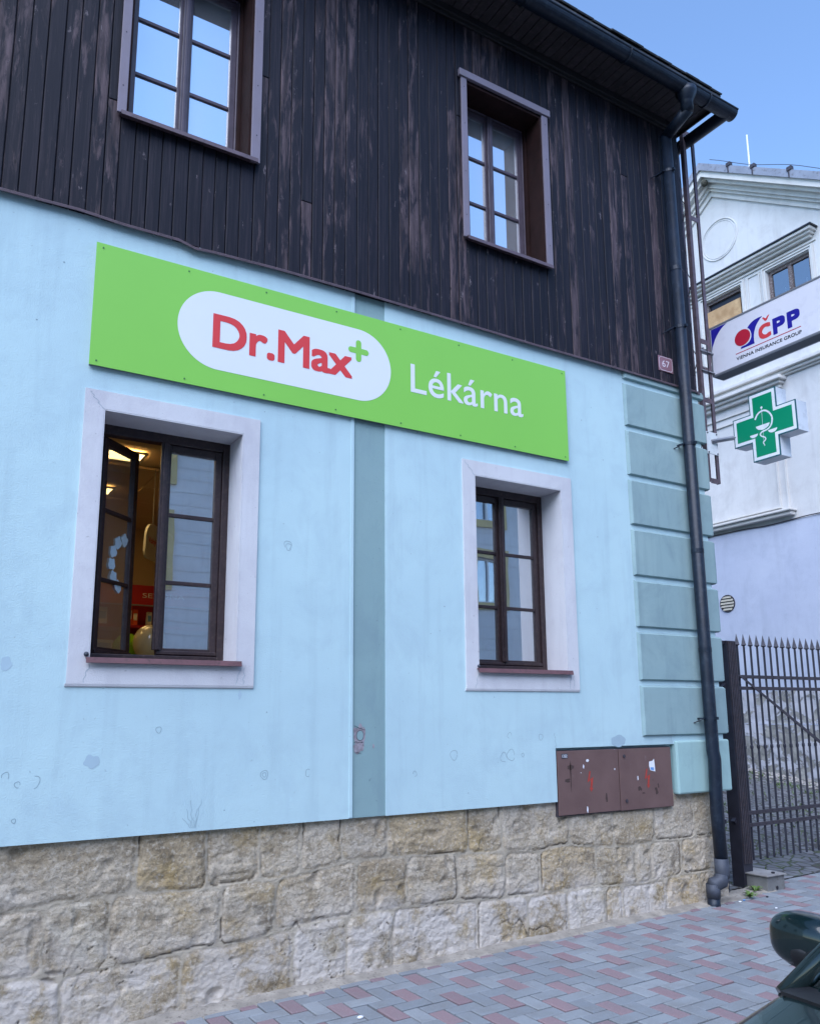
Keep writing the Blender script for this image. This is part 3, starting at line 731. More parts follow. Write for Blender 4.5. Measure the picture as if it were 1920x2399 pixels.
def window(hole, yf, gm, bars, low=True, open_left=False):
    x0, x1, z0, z1 = hole
    mb = MB(); fr = .05; zf = z0+(.045 if low else .03)
    ring(mb, x0+.002, x1-.002, z0, z1-.002, fr, fr, zf-z0, .065 if low else .03, yf, yf+.075)
    xm = (x0+x1)/2
    fm = M['frame'] if low else M['frame_up']
    W_ = mb.build('window', fm, H, bevel=.004)
    xa, xb = x0+.052, x1-.052; zb_, zt_ = zf+.002, z1-(.068 if low else .034)
    yy = yf+.010
    if open_left: sash(W_, xa, xm-.002, zb_, zt_, yy+.03, bars, gm, hinge=(xa, yy+.06), ang=R(44))
    else: sash(W_, xa, xm-.002, zb_, zt_, yy+.008, bars, gm, fm=fm)
    sash(W_, xm+.002, xb, zb_, zt_, yy+.008, bars, gm, fm=fm)
    b = MB(); b.box(xm-.027, xm+.024, yy-.022, yy+.006, zb_+.03, zt_-.002); b.box(xm-.012, xm+.010, yy-.030, yy-.022, zb_+.03, zt_-.002)
    b.build('astragal', fm, W_, bevel=.003)
    return W_
lows = [2.500, 2.947]; ups = [6.045, 6.485]
for hole, op in ((LW, True), (RW, False), (FARL[0], False), (FARL[1], False)):
    W_ = window(hole, .235, M['glass'], lows, True, op)
    x0, x1, z0, z1 = hole
    # plaster reveal lining + flat surround with a chipped lower edge
    t = MB(); tx0, tx1, tz0, tz1 = x0-.113, x1+.113, 1.838, 3.602
    for a_ in ((tx0, x0-.001, tz0, tz1), (x1+.001, tx1, tz0, tz1), (x0-.001, x1+.001, z1+.001, tz1), (x0-.001, x1+.001, tz0, z0-.001)): t.box(a_[0], a_[1], -.014, .0 if False else -.0004, a_[2], a_[3])
    # bevelled drip at the bottom
    t.prism([(-.0005, tz0), (-.014, tz0), (-.010, tz0-.014), (-.0005, tz0-.020)], 'x', tx0-.006, tx1)
    t.build('window_surround', M['trim'], W_, bevel=.0)
    t = MB(); th = .006
    t.box(x0, x0+th, -.013, .236, z0, z1); t.box(x1-th, x1, -.013, .236, z0, z1); t.box(x0+th, x1-th, -.013, .236, z1-th, z1); t.box(x0+th, x1-th, -.013, .236, z0-.002, z0+.004)
    t.build('plaster_reveal', M['trim'], W_)
    s_ = MB(); s_.prism([(.236, z0+.016), (.236, z0+.009), (-.036, z0-.006), (-.038, z0-.030), (-.044, z0-.030), (-.042, z0+.003)], 'x', x0-.018, x1+.020)
    s_.prism([(-.044, z0-.030), (-.050, z0-.028), (-.043, z0+.003), (-.040, z0+.003)], 'x', x0-.018, x1+.020)
    fixn(s_.build('sill', M['sill'], W_))
for hole in [UL, UR]+FARU:
    W_ = window(hole, .20, M['glass_up'], ups, False)
    x0, x1, z0, z1 = hole
    t = MB(); th = .022
    t.box(x0, x0+th, -.02, .201, z0, z1); t.box(x1-th, x1, -.02, .201, z0, z1); t.box(x0+th, x1-th, -.02, .201, z1-th, z1); t.box(x0+th, x1-th, .0, .201, z0-.01, z0+.003)
    # stepped strip against the frame
    t.box(x0+th, x0+th+.02, .165, .2005, z0, z1-th); t.box(x1-th-.02, x1-th, .165, .2005, z0, z1-th)
    t.build('wood_reveal', M['reveal_wood'], W_, bevel=.002)
    t = MB(); t.box(x0-.052, x0+.006, -.038, -.0205, z0-.0, z1+.01); t.box(x1-.006, x1+.062, -.038, -.0205, z0-.012, z1+.01)
    t.box(x0-.075, x1+.085, -.052, -.0205, z1+.0105, z1+.075)
    t.build('casing', M['casing'], W_, bevel=.003)
    s_ = MB(); s_.prism([(.20, z0+.020), (.20, z0+.012), (-.058, z0-.006), (-.060, z0-.028), (-.066, z0-.028), (-.064, z0+.002)], 'x', x0-.03, x1+.04)
    fixn(s_.build('sill', M['flash'], W_))
# white blue paper cut-out on the open sash, as in the middle pane (scalloped arc)
# ---- rooms behind
rm = MB(); rm.box(-1.2, 5.9, .345, 6.0, 1.0, 1.02); rm.build('shop_floor', M['roomfloor'], H)
CZ = 3.80
mb = MB(); mb.box(-1.2, 5.9, .345, 6.0, CZ+.03, CZ+.06)
ty = .35
mb.build('ceiling_slab', M['roomceil'], H)
mb = MB(); x = -1.2
while x < 5.9:
    y = .345
    while y < 5.95: 
        if not any(a_-.01 < x+.3 < a_+.7 and b_-.2 < y+.3 < b_+.55 for a_, b_ in ((.9, 1.72), (.9, 2.92), (-.3, 1.72))): mb.box(x+.004, x+.596, y+.004, y+.596, CZ, CZ+.02)
        y += .6
    x += .6
mb.build('ceiling_tiles', M['roomceil'], H)
for a_, b_ in ((.9, 1.72), (.9, 2.92), (-.3, 1.72)):
    f = MB(); ring_ = f.box(a_+.006, a_+.694, b_+.006, b_+.03, CZ-.004, CZ+.012).box(a_+.006, a_+.694, b_+.27, b_+.294, CZ-.004, CZ+.012).box(a_+.006, a_+.03, b_+.03, b_+.27, CZ-.004, CZ+.012).box(a_+.67, a_+.694, b_+.03, b_+.27, CZ-.004, CZ+.012)
    fo = f.build('ceiling_light', M['white'], H); MB().box(a_+.03, a_+.67, b_+.03, b_+.27, CZ+.004, CZ+.012).build('diffuser', M['lamp'], fo)
mb = MB(); mb.box(-1.2, 5.9, 4.6, 4.65, 1.02, CZ); mb.box(3.05, 3.10, .345, 4.6, 1.02, CZ); mb.box(-1.22, -1.2, .345, 4.6, 1.02, CZ)  # unseen cross wall between the windows is added to keep the right room dark
mb.build('shop_walls_light_block', M['roomwall'], H)
mb = MB(); mb.box(XL+.34, 6.0, .345, 8.6, 4.6, 4.7); mb.box(2.7, 2.75, .345, 8.6, 4.7, 7.6); mb.box(XL+.34, 6.0, 3.5, 3.55, 4.7, 7.6); mb.box(XL+.34, 6., .345, 8.6, 7.5, 7.6)
mb.build('upper_floor', M['darkwood'], H)
# pale blind inside the second lower window
MB().box(RW[0]+.02, RW[1]-.02, .40, .404, 2.0, 3.5).build('roller_blind', M['curtain'], H)

# ---- things in the shop
SH = thing('pharmacy_shelf', (2, 4.3, 1.02), 'red shelf unit with lettered header boards seen through the open pharmacy window', 'shelf')
mb = MB()
for z in (1.3, 1.9, 2.30, 2.60): mb.box(.4, 3.0, 4.1, 4.55, z, z+.03)
for x in (.4, 1.28, 1.66, 2.35, 2.97): mb.box(x, x+.02, 4.1, 4.55, 1.02, 3.0)
mb.build('shelf_frame', M['shelfred'], SH)
mb = MB(); mb.box(.4, 3.0, 4.05, 4.09, 2.84, 3.06); mb.box(.4, 3.0, 4.558, 4.57, 1.02, 3.0); mb.build('header_board', M['shelfred'], SH)
tx = MB(); put_text(tx, 'SEZÓNA', 2.16, 2.62, 2.925, .05, lambda u, v: (u, 4.048, v)); tx.build('header_lettering', M['boxwhite'], SH)
MB().box(.4, 3., 4.046, 4.0495, 2.832, 2.848).build('header_edge_strip', M['alu'], SH)
cart = [(2.03, 2.631, .05, .21, 'boxorange', 'tall orange medicine carton on the red shelf'), (2.09, 2.631, .05, .17, 'boxorange', 'shorter orange medicine carton beside the tall one'),
        (2.24, 2.631, .05, .15, 'boxwhite', 'white medicine bottle carton right of the orange cartons'), (1.33, 2.631, .12, .10, 'boxwhite', 'low white carton on the left shelf bay'),
        (1.46, 2.631, .14, .12, 'boxwhite', 'wide white carton on the left shelf bay'), (1.72, 2.631, .10, .18, 'boxwhite', 'square white carton left of the orange cartons'),
        (1.34, 2.331, .09, .12, 'boxteal', 'teal carton on the lower left shelf'), (1.45, 2.331, .08, .18, 'boxwhite', 'upright white carton on the lower left shelf'), (1.70, 2.331, .2, .13, 'boxwhite', 'long white carton on the lower shelf')]
for x, z, w_, h_, m_, lb in cart:
    c = MB(); c.box(x, x+w_, 4.13, 4.13+max(w_, .06), z+.001, z+h_)
    c.slot = 1; c.box(x+w_*.12, x+w_*.88, 4.128, 4.1295, z+h_*.3, z+h_*.75)
    tag(c.build('medicine_carton', [M[m_], M['paperblue'] if m_ == 'boxwhite' else M['boxwhite']], bevel=.002), lb, 'carton', 'medicine cartons on the shelf')
def balloon(c, r, m_, lb):
    b = MB(); b.sphere(c, r, 28, 20, (1, 1, 1.12), .12); b.tube([(c[0], c[1], c[2]-r*1.24), (c[0], c[1], c[2]-r*1.32)], 0, 10, rs=[.006, .016])
    b.tube([(c[0], c[1], c[2]-r*1.3), (c[0]+.02, c[1], c[2]-r*2), (c[0]-.01, c[1]+.01, c[2]-r*3)], .002, 5)
    tag(b.build('balloon', m_, smooth=True), lb, 'balloon', 'balloons inside the open window')
balloon((1.60, 1.4, 2.205), .125, M['ballooncream'], 'cream balloon inside the open lower window')
balloon((1.475, 1.6, 2.17), .11, M['balloongreen'], 'green balloon behind the cream one in the open window')
# hanging sign
hs = MB(); pts = []
su = Vector((.62, .785, 0)); s0 = Vector((1.672, 2.0, 0)); sn_ = Vector((.785, -.62, 0))
W2 = .62
for cx_, cz_, rr, a0 in ((W2-.12, 3.10, .12, -90), (W2-.12, 3.18, .12, 0), (.14, 3.17, .13, 90), (.06, 3.045, .06, 180)):
    for i in range(9): t = R(a0+90*i/8); pts.append((cx_+rr*math.cos(t), cz_+rr*math.sin(t)))
def son(u, v, d): p = s0+su*u+sn_*d; return (p.x, p.y, v)
nn_ = len(pts); hs.add([son(u, v, 0) for u, v in pts]+[son(u, v, -.02) for u, v in pts], [tuple(range(nn_)), tuple(range(nn_, 2*nn_))[::-1]]+[(k, (k+1) % nn_, nn_+(k+1) % nn_, nn_+k) for k in range(nn_)])
ho = tag(fixn(hs.build('hanging_sign', M['boxwhite'])), 'white rounded hanging sign with red lettering inside the open window', 'sign')
tx = MB(); put_text(tx, 'Volný prodej', .05, .40, 3.125, .050, lambda u, v: son(u, v, .002), .02, 'V'); tx.build('lettering', M['red'], ho)
wr = MB()
for u in (.15, .48): p = son(u, 0, -.01); wr.tube([(p[0], p[1], 3.298), (p[0], p[1], CZ)], .003, 5)
wr.build('hanger_wire', M['alu'], ho)
# paper cut-out stuck to the open sash glass
cu = MB(); hx, hy = LW[0]+.052, .305; ca, sa = math.cos(R(44)), math.sin(R(44))
def onleaf(u, z, off): 
    x, y = u, off; return (hx+x*ca-y*sa, hy+x*sa+y*ca, z)
for k in range(6):
    t = R(95+k*30); cx_, cz_ = .30+.14*math.cos(t), 2.63+.165*math.sin(t)
    P = [(cx_+(.036+.004*math.sin(5*q+k))*math.cos(q), cz_+(.040+.008*math.cos(4*q+k))*math.sin(q)) for q in [2*math.pi*i/22 for i in range(22)]]
    nn = len(P); cu.add([onleaf(u, z, -.0165-.0004*k) for u, z in P], [tuple(range(nn))])
co = tag(cu.build('paper_decoration', M['wreath']), 'pale blue paper cut-out arc stuck on the open sash', 'decoration')

# ---- wall chips, cracks and old anchor rings in the render
mk = MB(); rk = random.Random(9)
def mring(x, z, r, w_=.0022, a0=0, a1=360, e=1.15):
    n = 18; P = []
    for i in range(n+1):
        t = R(a0+(a1-a0)*i/n); q = 1+.10*math.sin(3*t+x*9)
        P.append((x+r*q*math.cos(t), z+r*q*e*math.sin(t)))
    for (a_, b_), (c_, d_) in zip(P, P[1:]):
        dx, dz = c_-a_, d_-b_; L = math.hypot(dx, dz) or 1; nx_, nz_ = -dz/L*w_/2, dx/L*w_/2
        mk.add([(a_+nx_, -.0012, b_+nz_), (a_-nx_, -.0012, b_-nz_), (c_-nx_, -.0012, d_-nz_), (c_+nx_, -.0012, d_+nz_)], [(0, 1, 2, 3)])
def crack(P, y=-.0012, w_=.0022):
    for (a_, b_), (c_, d_) in zip(P, P[1:]):
        dx, dz = c_-a_, d_-b_; L = math.hypot(dx, dz) or 1; nx_, nz_ = -dz/L*w_/2, dx/L*w_/2
        mk.add([(a_+nx_, y, b_+nz_), (a_-nx_, y, b_-nz_), (c_-nx_, y, d_-nz_), (c_+nx_, y, d_+nz_)], [(0, 1, 2, 3)])
def wander(x0, z0, x1, z1, n=9, amp=.01):
    return [(x0+(x1-x0)*i/n+(rk.uniform(-amp, amp) if 0 < i < n else 0), z0+(z1-z0)*i/n+(rk.uniform(-amp, amp)*.5 if 0 < i < n else 0)) for i in range(n+1)]
for x, z, r, a0, a1 in ((1.326, 1.574, .016, 0, 360), (1.995, 1.287, .024, 0, 360), (1.995, 1.287, .012, 0, 360), (2.297, 1.286, .020, 60, 290), (.524, 1.342, .018, -40, 200), (.585, 1.295, .014, 0, 300),
                        (.669, 1.307, .028, -90, 90), (.581, 1.107, .010, 0, 360), (2.123, 2.771, .026, -60, 220), (2.13, 2.76, .020, 30, 330), (3.437, 1.363, .030, 10, 360), (3.956, 1.347, .036, 0, 330), (3.888, 1.332, .030, 0, 300),
                        (4.254, 1.474, .020, 0, 360), (4.07, 1.344, .012, 0, 360), (3.105, 1.245, .016, -90, 180), (3.95, 1.49, .020, 0, 250)): mring(x, z, r, .0026, a0, a1)
crack(wander(LW[0]-.002, 3.487, LW[0]-.085, 3.585), -.0152); crack(wander(RW[0]-.002, 3.487, RW[0]-.095, 3.59), -.0152)
for x in (LW[0]+.005, LW[1]+.03, LW[1]+.05, RW[0]+.0, RW[1]+.02, RW[1]+.055): crack(wander(x, 1.95, x-.02+rk.uniform(-.02, .03), 1.845, 7, .008), -.0152)
for k in range(6): crack(wander(1.54+k*.006, 1.0, 1.49+k*.022, 1.06+.05*(k % 3), 6, .006), -.0012, .0018)
crack(wander(4.40, 1.39, 4.395, 1.50)); crack(wander(5.72, 1.39, 5.70, 1.62))
for i in range(46): 
    x, z = rk.uniform(0, 5.2), rk.uniform(1.02, 4.6); s = rk.uniform(.002, .005)
    if any(h[0]-.12 < x < h[1]+.12 and 1.83 < z < 3.61 for h in (LW, RW)) or PX0-.03 < x < PX1 : continue
    mk.add([(x-s, -.0011, z-s), (x+s, -.0011, z-s*.6), (x+s*.6, -.0011, z+s), (x-s, -.0011, z+s*.8)], [(0, 1, 2, 3)])
mk.build('plaster_cracks', simple('crack_dark', (.24, .34, .39), .9), H)
# chipped patch on the pilaster: bared plaster with a ragged rim
def blob(mb, x, z, rx, rz, y, seed, n=26, rough=.22):
    P = []
    for i in range(n):
        t = 2*math.pi*i/n; k = 1+rough*noise.noise(Vector((math.cos(t)*1.5, math.sin(t)*1.5, seed)))*2
        P.append((x+rx*k*math.cos(t), y, z+rz*k*math.sin(t)))
    mb.add(P, [tuple(range(n))])
ch = MB(); blob(ch, 2.672, 1.515, .048, .075, .0045, 3, 34, .30); blob(ch, 2.655, 1.43, .026, .035, .0041, 7); blob(ch, 2.779, 1.442, .008, .014, .0041, 5)
ch.build('chipped_plaster', simple('bare_plaster', (.30, .27, .30), .95, .3, 30, .006, 60), H)
ch = MB(); blob(ch, 2.676, 1.515, .026, .032, .0032, 13, 20, .1); ch.build('paint_island', M['pilaster'], H)
c = MB()
P = [(2.676+.027*math.cos(t), 1.515+.034*math.sin(t)) for t in [2*math.pi*i/20 for i in range(21)]]
mk = c; crack(P, .0025, .003); crack(wander(2.63, 1.58, 2.715, 1.55), .003, .003); crack(wander(2.63, 1.47, 2.70, 1.47), .003, .003); crack(wander(2.64, 1.40, 2.68, 1.40), .003, .002)
c.build('chip_outline', simple('crack_black', (.06, .07, .085), .9), H)
RM = simple('repair_mortar', (.37, .50, .57), .9)
for q in ((.96, 1.406, .045, .034, -.0009, 21), (.48, 1.94, .03, .035, -.0009, 22), (5.08, 1.425, .085, .045, -.0009, 23, 40, .1), (1.82, 1.78, .010, .03, -.0009, 24)): ch = MB(); blob(ch, *q); ch.build('plaster_patch', RM, H)
# anchor pin at sill left ends
b = MB(); b.sphere((LW[0]-.016, -.02, 2.006), .014, 12, 8); b.sphere((RW[0]-.004, -.02, 2.004), .012, 12, 8); b.build('sill_anchor', M['zinc'], H, smooth=True)
# screws in boards: small pale / dark dots on casings
b = MB()
for h in (UL, UR):
    for xx in (h[0]-.025, h[1]+.03):
        for z in (5.7, 6.1, 6.55, 6.9): b.cyl((xx, -.0385, z), (xx, -.040, z), .004, 8)
b.build('casing_nails', M['black'], H)

# ---------------------------------------------------------------- green pharmacy signboard
SG = thing('signboard', (2.7, 0, 4.15), 'long green pharmacy signboard with white pill and red lettering above the lower windows', 'sign')
SX0, SX1, SZ0, SZ1, SY = .799, 4.645, 3.749, 4.556, -.030
MB().box(SX0, SX1, SY, SY+.006, SZ0, SZ1).build('panel', M['green'], SG)
b = MB(); ring(b, SX0+.004, SX1-.004, SZ0+.004, SZ1-.004, .022, .022, .022, .022, SY+.0062, -.0008); b.build('backing_frame', M['alu'], SG)
def pill(x0, x1, z0, z1, y, n=40):
    r = (z1-z0)/2; zc = (z0+z1)/2; P = []
    for i in range(n+1): t = R(-90+180*i/n); P.append((x1-r+r*math.cos(t), y, zc+r*math.sin(t)))
    for i in range(n+1): t = R(90+180*i/n); P.append((x0+r+r*math.cos(t), y, zc+r*math.sin(t)))
    return P
P = pill(1.317, 2.906, 3.886, 4.434, SY-.0012); MB().add(P, [tuple(range(len(P)))]).build('pill_field', M['white'], SG)
fy = lambda y: (lambda u, v: (u, y, v))
b = MB(); put_text(b, 'Dr.Max', 1.549, 2.583, 4.038, .238, fy(SY-.0024), .022, 'D', 0, .97); b.build('red_lettering', M['red'], SG)
b = MB(); P = []
cxp, czp, ra, rw_ = 2.634, 4.264, .084, .0225
for k in range(4):
    a0 = 90*k
    for i in range(13):
        t = R(a0-90+180*i/12); lx, lz = ra-rw_+rw_*math.cos(t-R(a0)), rw_*math.sin(t-R(a0))
        P.append((cxp+lx*math.cos(R(a0))-lz*math.sin(R(a0)), SY-.0024, czp+lx*math.sin(R(a0))+lz*math.cos(R(a0))))
    P.append((cxp+math.sqrt(2)*rw_*math.cos(R(a0+45)), SY-.0024, czp+math.sqrt(2)*rw_*math.sin(R(a0+45))))
b.add(P, [tuple(range(len(P)))]); b.build('plus_mark', M['green'], SG)
b = MB(); put_text(b, 'Lékárna', 3.079, 4.163, 4.044, .225, fy(SY-.0014), .006, 'L', 0, 1.02); b.build('white_lettering', M['white'], SG)
b = MB()
for i in range(8):
    xx = SX0+.04+(SX1-SX0-.08)*i/7
    for z in (SZ0+.03, SZ1-.03): b.cyl((xx, SY-.0005, z), (xx, SY-.003, z), .0055, 10)
b.build('screws', M['greendark'], SG)

# ---------------------------------------------------------------- house number
NP = thing('house_number_plate', (5.95, -.02, 4.92), 'small mauve enamel house number plate 67 beside the downpipe', 'plate')
pts = [(5.857, 4.848), (6.053, 4.848), (6.053, 5.0), (5.857, 5.0)]
MB().prism(pts, 'y', -.012, -.006).build('plate', M['plate'], NP, bevel=.002)
b = MB(); c = .022; xs_ = (5.866, 6.044); zs_ = (4.857, 4.991)
P = [(xs_[0]+c, zs_[0]), (xs_[1]-c, zs_[0]), (xs_[1], zs_[0]+c), (xs_[1], zs_[1]-c), (xs_[1]-c, zs_[1]), (xs_[0]+c, zs_[1]), (xs_[0], zs_[1]-c), (xs_[0], zs_[0]+c), (xs_[0]+c, zs_[0])]
mk = b; crack(P, -.0132, .004); b.build('plate_border', M['platewhite'], NP)
b = MB(); put_text(b, '67', 5.905, 6.005, 4.893, .066, fy(-.0132), .0, '6'); b.build('numerals', M['platewhite'], NP)

# ---------------------------------------------------------------- electric cabinet
EC = thing('electric_cabinet', (5.05, 0, 1.1), 'scratched brown two-door electric cabinet with red lightning bolts under the plaster', 'cabinet')
MB().box(4.408, 5.700, .012, .0445, .866, 1.366).build('cabinet_body', M['iron'], EC)
d1 = MB().box(4.414, 5.070, .001, .0115, .874, 1.360).build('cabinet_door', M['cabinet'], EC, bevel=.003)
d2 = MB().box(5.078, 5.696, .001, .0115, .870, 1.358).build('cabinet_door', M['cabinet'], EC, bevel=.003)
def bolt(dx, dz, par):
    P = [(4.757, 1.196), (4.743, 1.196), (4.719, 1.112), (4.757, 1.130), (4.748, 1.068), (4.738, 1.070), (4.756, 1.036), (4.778, 1.066), (4.766, 1.066), (4.783, 1.150), (4.742, 1.130)]
    b = MB(); b.add([(x+dx, -.0004, z+dz) for x, z in P], [(0, 1, 2, 10), (2, 3, 9, 10), (3, 4, 8, 9), (4, 5, 6), (4, 6, 8), (6, 7, 8)]); b.build('lightning_mark', simple('bolt_red', (.42, .05, .035), .5, .2, 40), par)
bolt(0, 0, d1); bolt(.645, -.006, d2)
b = MB().box(4.456, 4.520, -.0015, .0005, 1.305, 1.340); b.build('number_tag', M['zinc'], d1)
b = MB(); put_text(b, '1352', 4.462, 4.514, 1.311, .022, fy(-.0018), .01); b.build('tag_digits', M['paper'], d1)
b = MB(); b.add([(x, -.0006, z) for x, z in [(5.486, 1.27), (5.465, 1.253), (5.425, 1.248), (5.422, 1.212), (5.435, 1.176), (5.494, 1.164), (5.492, 1.21)]], [tuple(range(7))]); b.build('torn_sticker', M['paper'], d2)
b = MB(); b.add([(x, -.0009, z) for x, z in [(5.436, 1.200), (5.476, 1.200), (5.478, 1.172), (5.440, 1.180)]], [(0, 1, 2, 3)]); b.build('sticker_print', M['paperblue'], d2)
for x, z, w_, h_, d in ((4.682, 1.237, .014, .034, d1), (4.653, 1.189, .008, .008, d1), (5.023, 1.202, .012, .014, d1), (4.706, .905, .016, .05, d1), (4.727, 1.280, .03, .022, d1), (5.283, 1.12, .012, .04, d2)):
    b = MB(); blob(b, x, z, w_/2, h_/2, -.0006, x*7, 12, .25); b.build('paper_scrap', M['paper'], d)
b = MB()
for x, z, w_, h_ in ((4.55, 1.235, .03, .02), (4.51, 1.135, .025, .018), (4.545, 1.14, .004, .09), (4.545, 1.23, .004, .06), (5.30, 1.03, .022, .018), (5.34, .995, .02, .006), (5.495, 1.01, .018, .032), (5.52, 1.05, .008, .022), (4.92, .98, .010, .03)): blob(b, x, z, w_, h_, -.0005, x*9+z, 14, .4)
b.build('paint_scrapes', simple('scrape_dark', (.065, .04, .035), .8), d2)
b = MB()
for x, z in ((5.134, 1.302), (5.14, .945)):
    b.cyl((x, -.0005, z), (x, -.006, z), .014, 14)
b.build('door_lock', M['iron'], d2)

# ---------------------------------------------------------------- lattice mast at the corner with its signs
LM = thing('lattice_mast', (6.63, .06, 3.87), 'rusty narrow steel lattice mast bolted to the house corner behind the downpipe', 'mast')
def angle(mb, x, y, z0, z1, sx):      # L-profile upright
    mb.box(x-.020, x+.020, y, y+.004, z0, z1); mb.box(x-.020 if sx < 0 else x+.016, x-.016 if sx < 0 else x+.020, y+.0042, y+.045, z0, z1)
for x, s in ((6.568, -1), (6.705, 1)):
    b = MB(); angle(b, x, .06, 3.87, 7.74, s); b.build('upright', M['mast'], LM)
for x, s in ((6.568, -1), (6.705, 1)):
    b = MB(); angle(b, x, .26, 3.87, 7.74, s); b.build('upright', M['mast'], LM)
b = MB(); z = 3.9; k = 0
while z < 7.5:
    p, q = ((6.575, .245, z), (6.70, .245, z+.42)) if k % 2 else ((6.70, .245, z), (6.575, .245, z+.42))
    b.tube([p, q], .005, 6); p, q = ((6.553, .08, z), (6.553, .28, z+.42)) if k % 2 else ((6.553, .28, z), (6.553, .08, z+.42)); b.tube([p, q], .005, 6); z += .42; k += 1
b.build('lattice_rods', M['iron'], LM)
for z in (3.885, 4.72, 6.72, 7.72, 5.35, 5.05):
    b = MB(); b.box(6.588, 6.685, .058, .066, z-.025, z+.025); b.box(6.588, 6.685, .258, .266, z-.025, z+.025); b.build('tie_plate', M['mast'], LM)
for z in (4.35, 4.62, 5.02, 6.75):
    b = MB(); b.box(6.44 if z < 4.7 else 6.368, 6.548, .12, .16, z-.03, z+.03); b.build('wall_bracket', M['iron'], LM)
b = MB(); b.tube([(6.60, .10, 7.7), (6.60, .10, 7.82), (6.50, .10, 7.95)], .008, 6); b.tube([(6.64, .03, 5.3), (6.62, .02, 5.1), (6.65, .04, 4.95)], .004, 6); b.build('cable', M['black'], LM)

CP = thing('insurance_lightbox', (6.83, -.7, 5.0), 'projecting grey lightbox of an insurance group with navy and red logo on the mast', 'sign')
CY0, CY1, CZ0, CZ1, CX0, CX1 = -1.50, .078, 4.997, 5.530, 6.75, 6.925
b = MB(); 
for (a_, c_, d_, e_) in ((CY0, CY1, CZ0, CZ0+.020), (CY0, CY1, CZ1-.020, CZ1), (CY0, CY0+.018, CZ0+.020, CZ1-.020), (CY1-.018, CY1, CZ0+.020, CZ1-.020)): b.box(CX0, CX0+.02, a_, c_, d_, e_); b.box(CX1-.02, CX1, a_, c_, d_, e_)
b.build('frame', M['alu'], CP, bevel=.003)
b = MB(); b.box(CX0+.0205, CX1-.0205, CY0, CY1, CZ0+.001, CZ0+.02); b.box(CX0+.0205, CX1-.0205, CY0, CY1, CZ1-.02, CZ1-.001); b.box(CX0+.0205, CX1-.0205, CY0+.001, CY0+.018, CZ0+.02, CZ1-.02); b.box(CX0+.0205, CX1-.0205, CY1-.018, CY1-.001, CZ0+.02, CZ1-.02); b.build('housing', M['boxdark'], CP)
b = MB(); b.box(CX0+.005, CX0+.010, CY0+.018, CY1-.018, CZ0+.020, CZ1-.020); b.box(CX1-.010, CX1-.005, CY0+.018, CY1-.018, CZ0+.020, CZ1-.020); b.build('face_panel', M['panelwhite'], CP)
cpx = CX0+.0040
fx = lambda d: (lambda u, v: (cpx-d, -u, v))
def flat(name, pts, m_, par, d=0., X=None):
    b = MB(); n = len(pts); b.add([(cpx-d if X is None else X, -u, v) for u, v in pts], [tuple(range(n))]); return b.build(name, m_, par)
flat('blue_corner', [(-.058, 5.503), (-.058, 5.280), (-.050, 5.318), (-.036, 5.346), (-.016, 5.385), (.009, 5.418), (.040, 5.449), (.072, 5.474), (.105, 5.492), (.137, 5.503)], M['navy'], CP)
# swoosh: left edge hugs the disc, right edge sweeps down to a foot
Lf = [(.53, 5.404), (.485, 5.405), (.442, 5.402), (.418, 5.394), (.398, 5.385), (.375, 5.369), (.358, 5.352), (.372, 5.342), (.384, 5.325), (.392, 5.303), (.397, 5.275), (.394, 5.246), (.385, 5.225), (.370, 5.207), (.350, 5.195), (.325, 5.189), (.297, 5.188), (.274, 5.188), (.268, 5.167)]
Rf_ = [(.424, 5.165), (.421, 5.195), (.421, 5.224), (.424, 5.252), (.430, 5.278), (.439, 5.304), (.450, 5.327), (.466, 5.350), (.485, 5.369), (.506, 5.388)]
flat('navy_swoosh', Lf+Rf_, M['navy'], CP)
flat('red_disc', [(.297+.0885*math.cos(t), 5.277+.0815*math.sin(t)) for t in [2*math.pi*i/40 for i in range(40)]], M['crimson'], CP, .0006)
b = MB(); put_text(b, 'C', .474, .606, 5.168, .150, fx(0), .045, 'C'); b.build('letter_mark', M['red2'], CP)
flat('letter_accent', [(.524, 5.384), (.541, 5.384), (.562, 5.364), (.588, 5.386), (.606, 5.388), (.572, 5.340), (.553, 5.340)], M['red2'], CP)
for u in (.628, .778): b = MB(); put_text(b, 'P', u, u+.130, 5.163, .162, fx(0), .045, 'P'); b.build('letter_mark', M['navy'], CP)
flat('red_rule', [(.209, 5.131), (.907, 5.131), (.907, 5.139), (.209, 5.139)], M['crimson'], CP)
b = MB(); put_text(b, 'VIENNA INSURANCE GROUP', .212, .909, 5.066, .034, fx(0), .022, 'V', 0, 1.05); b.build('small_lettering', M['black'], CP)
for z in (5.27, 5.06): b = MB(); b.box(6.60, 6.80, .082, .122, z-.018, z+.022); b.box(6.56, 6.76, .045, .058, z-.035, z-.022); b.cyl((6.60, .056, z), (6.60, .044, z), .012, 8); b.build('clamp', M['alu'], CP, bevel=.003)

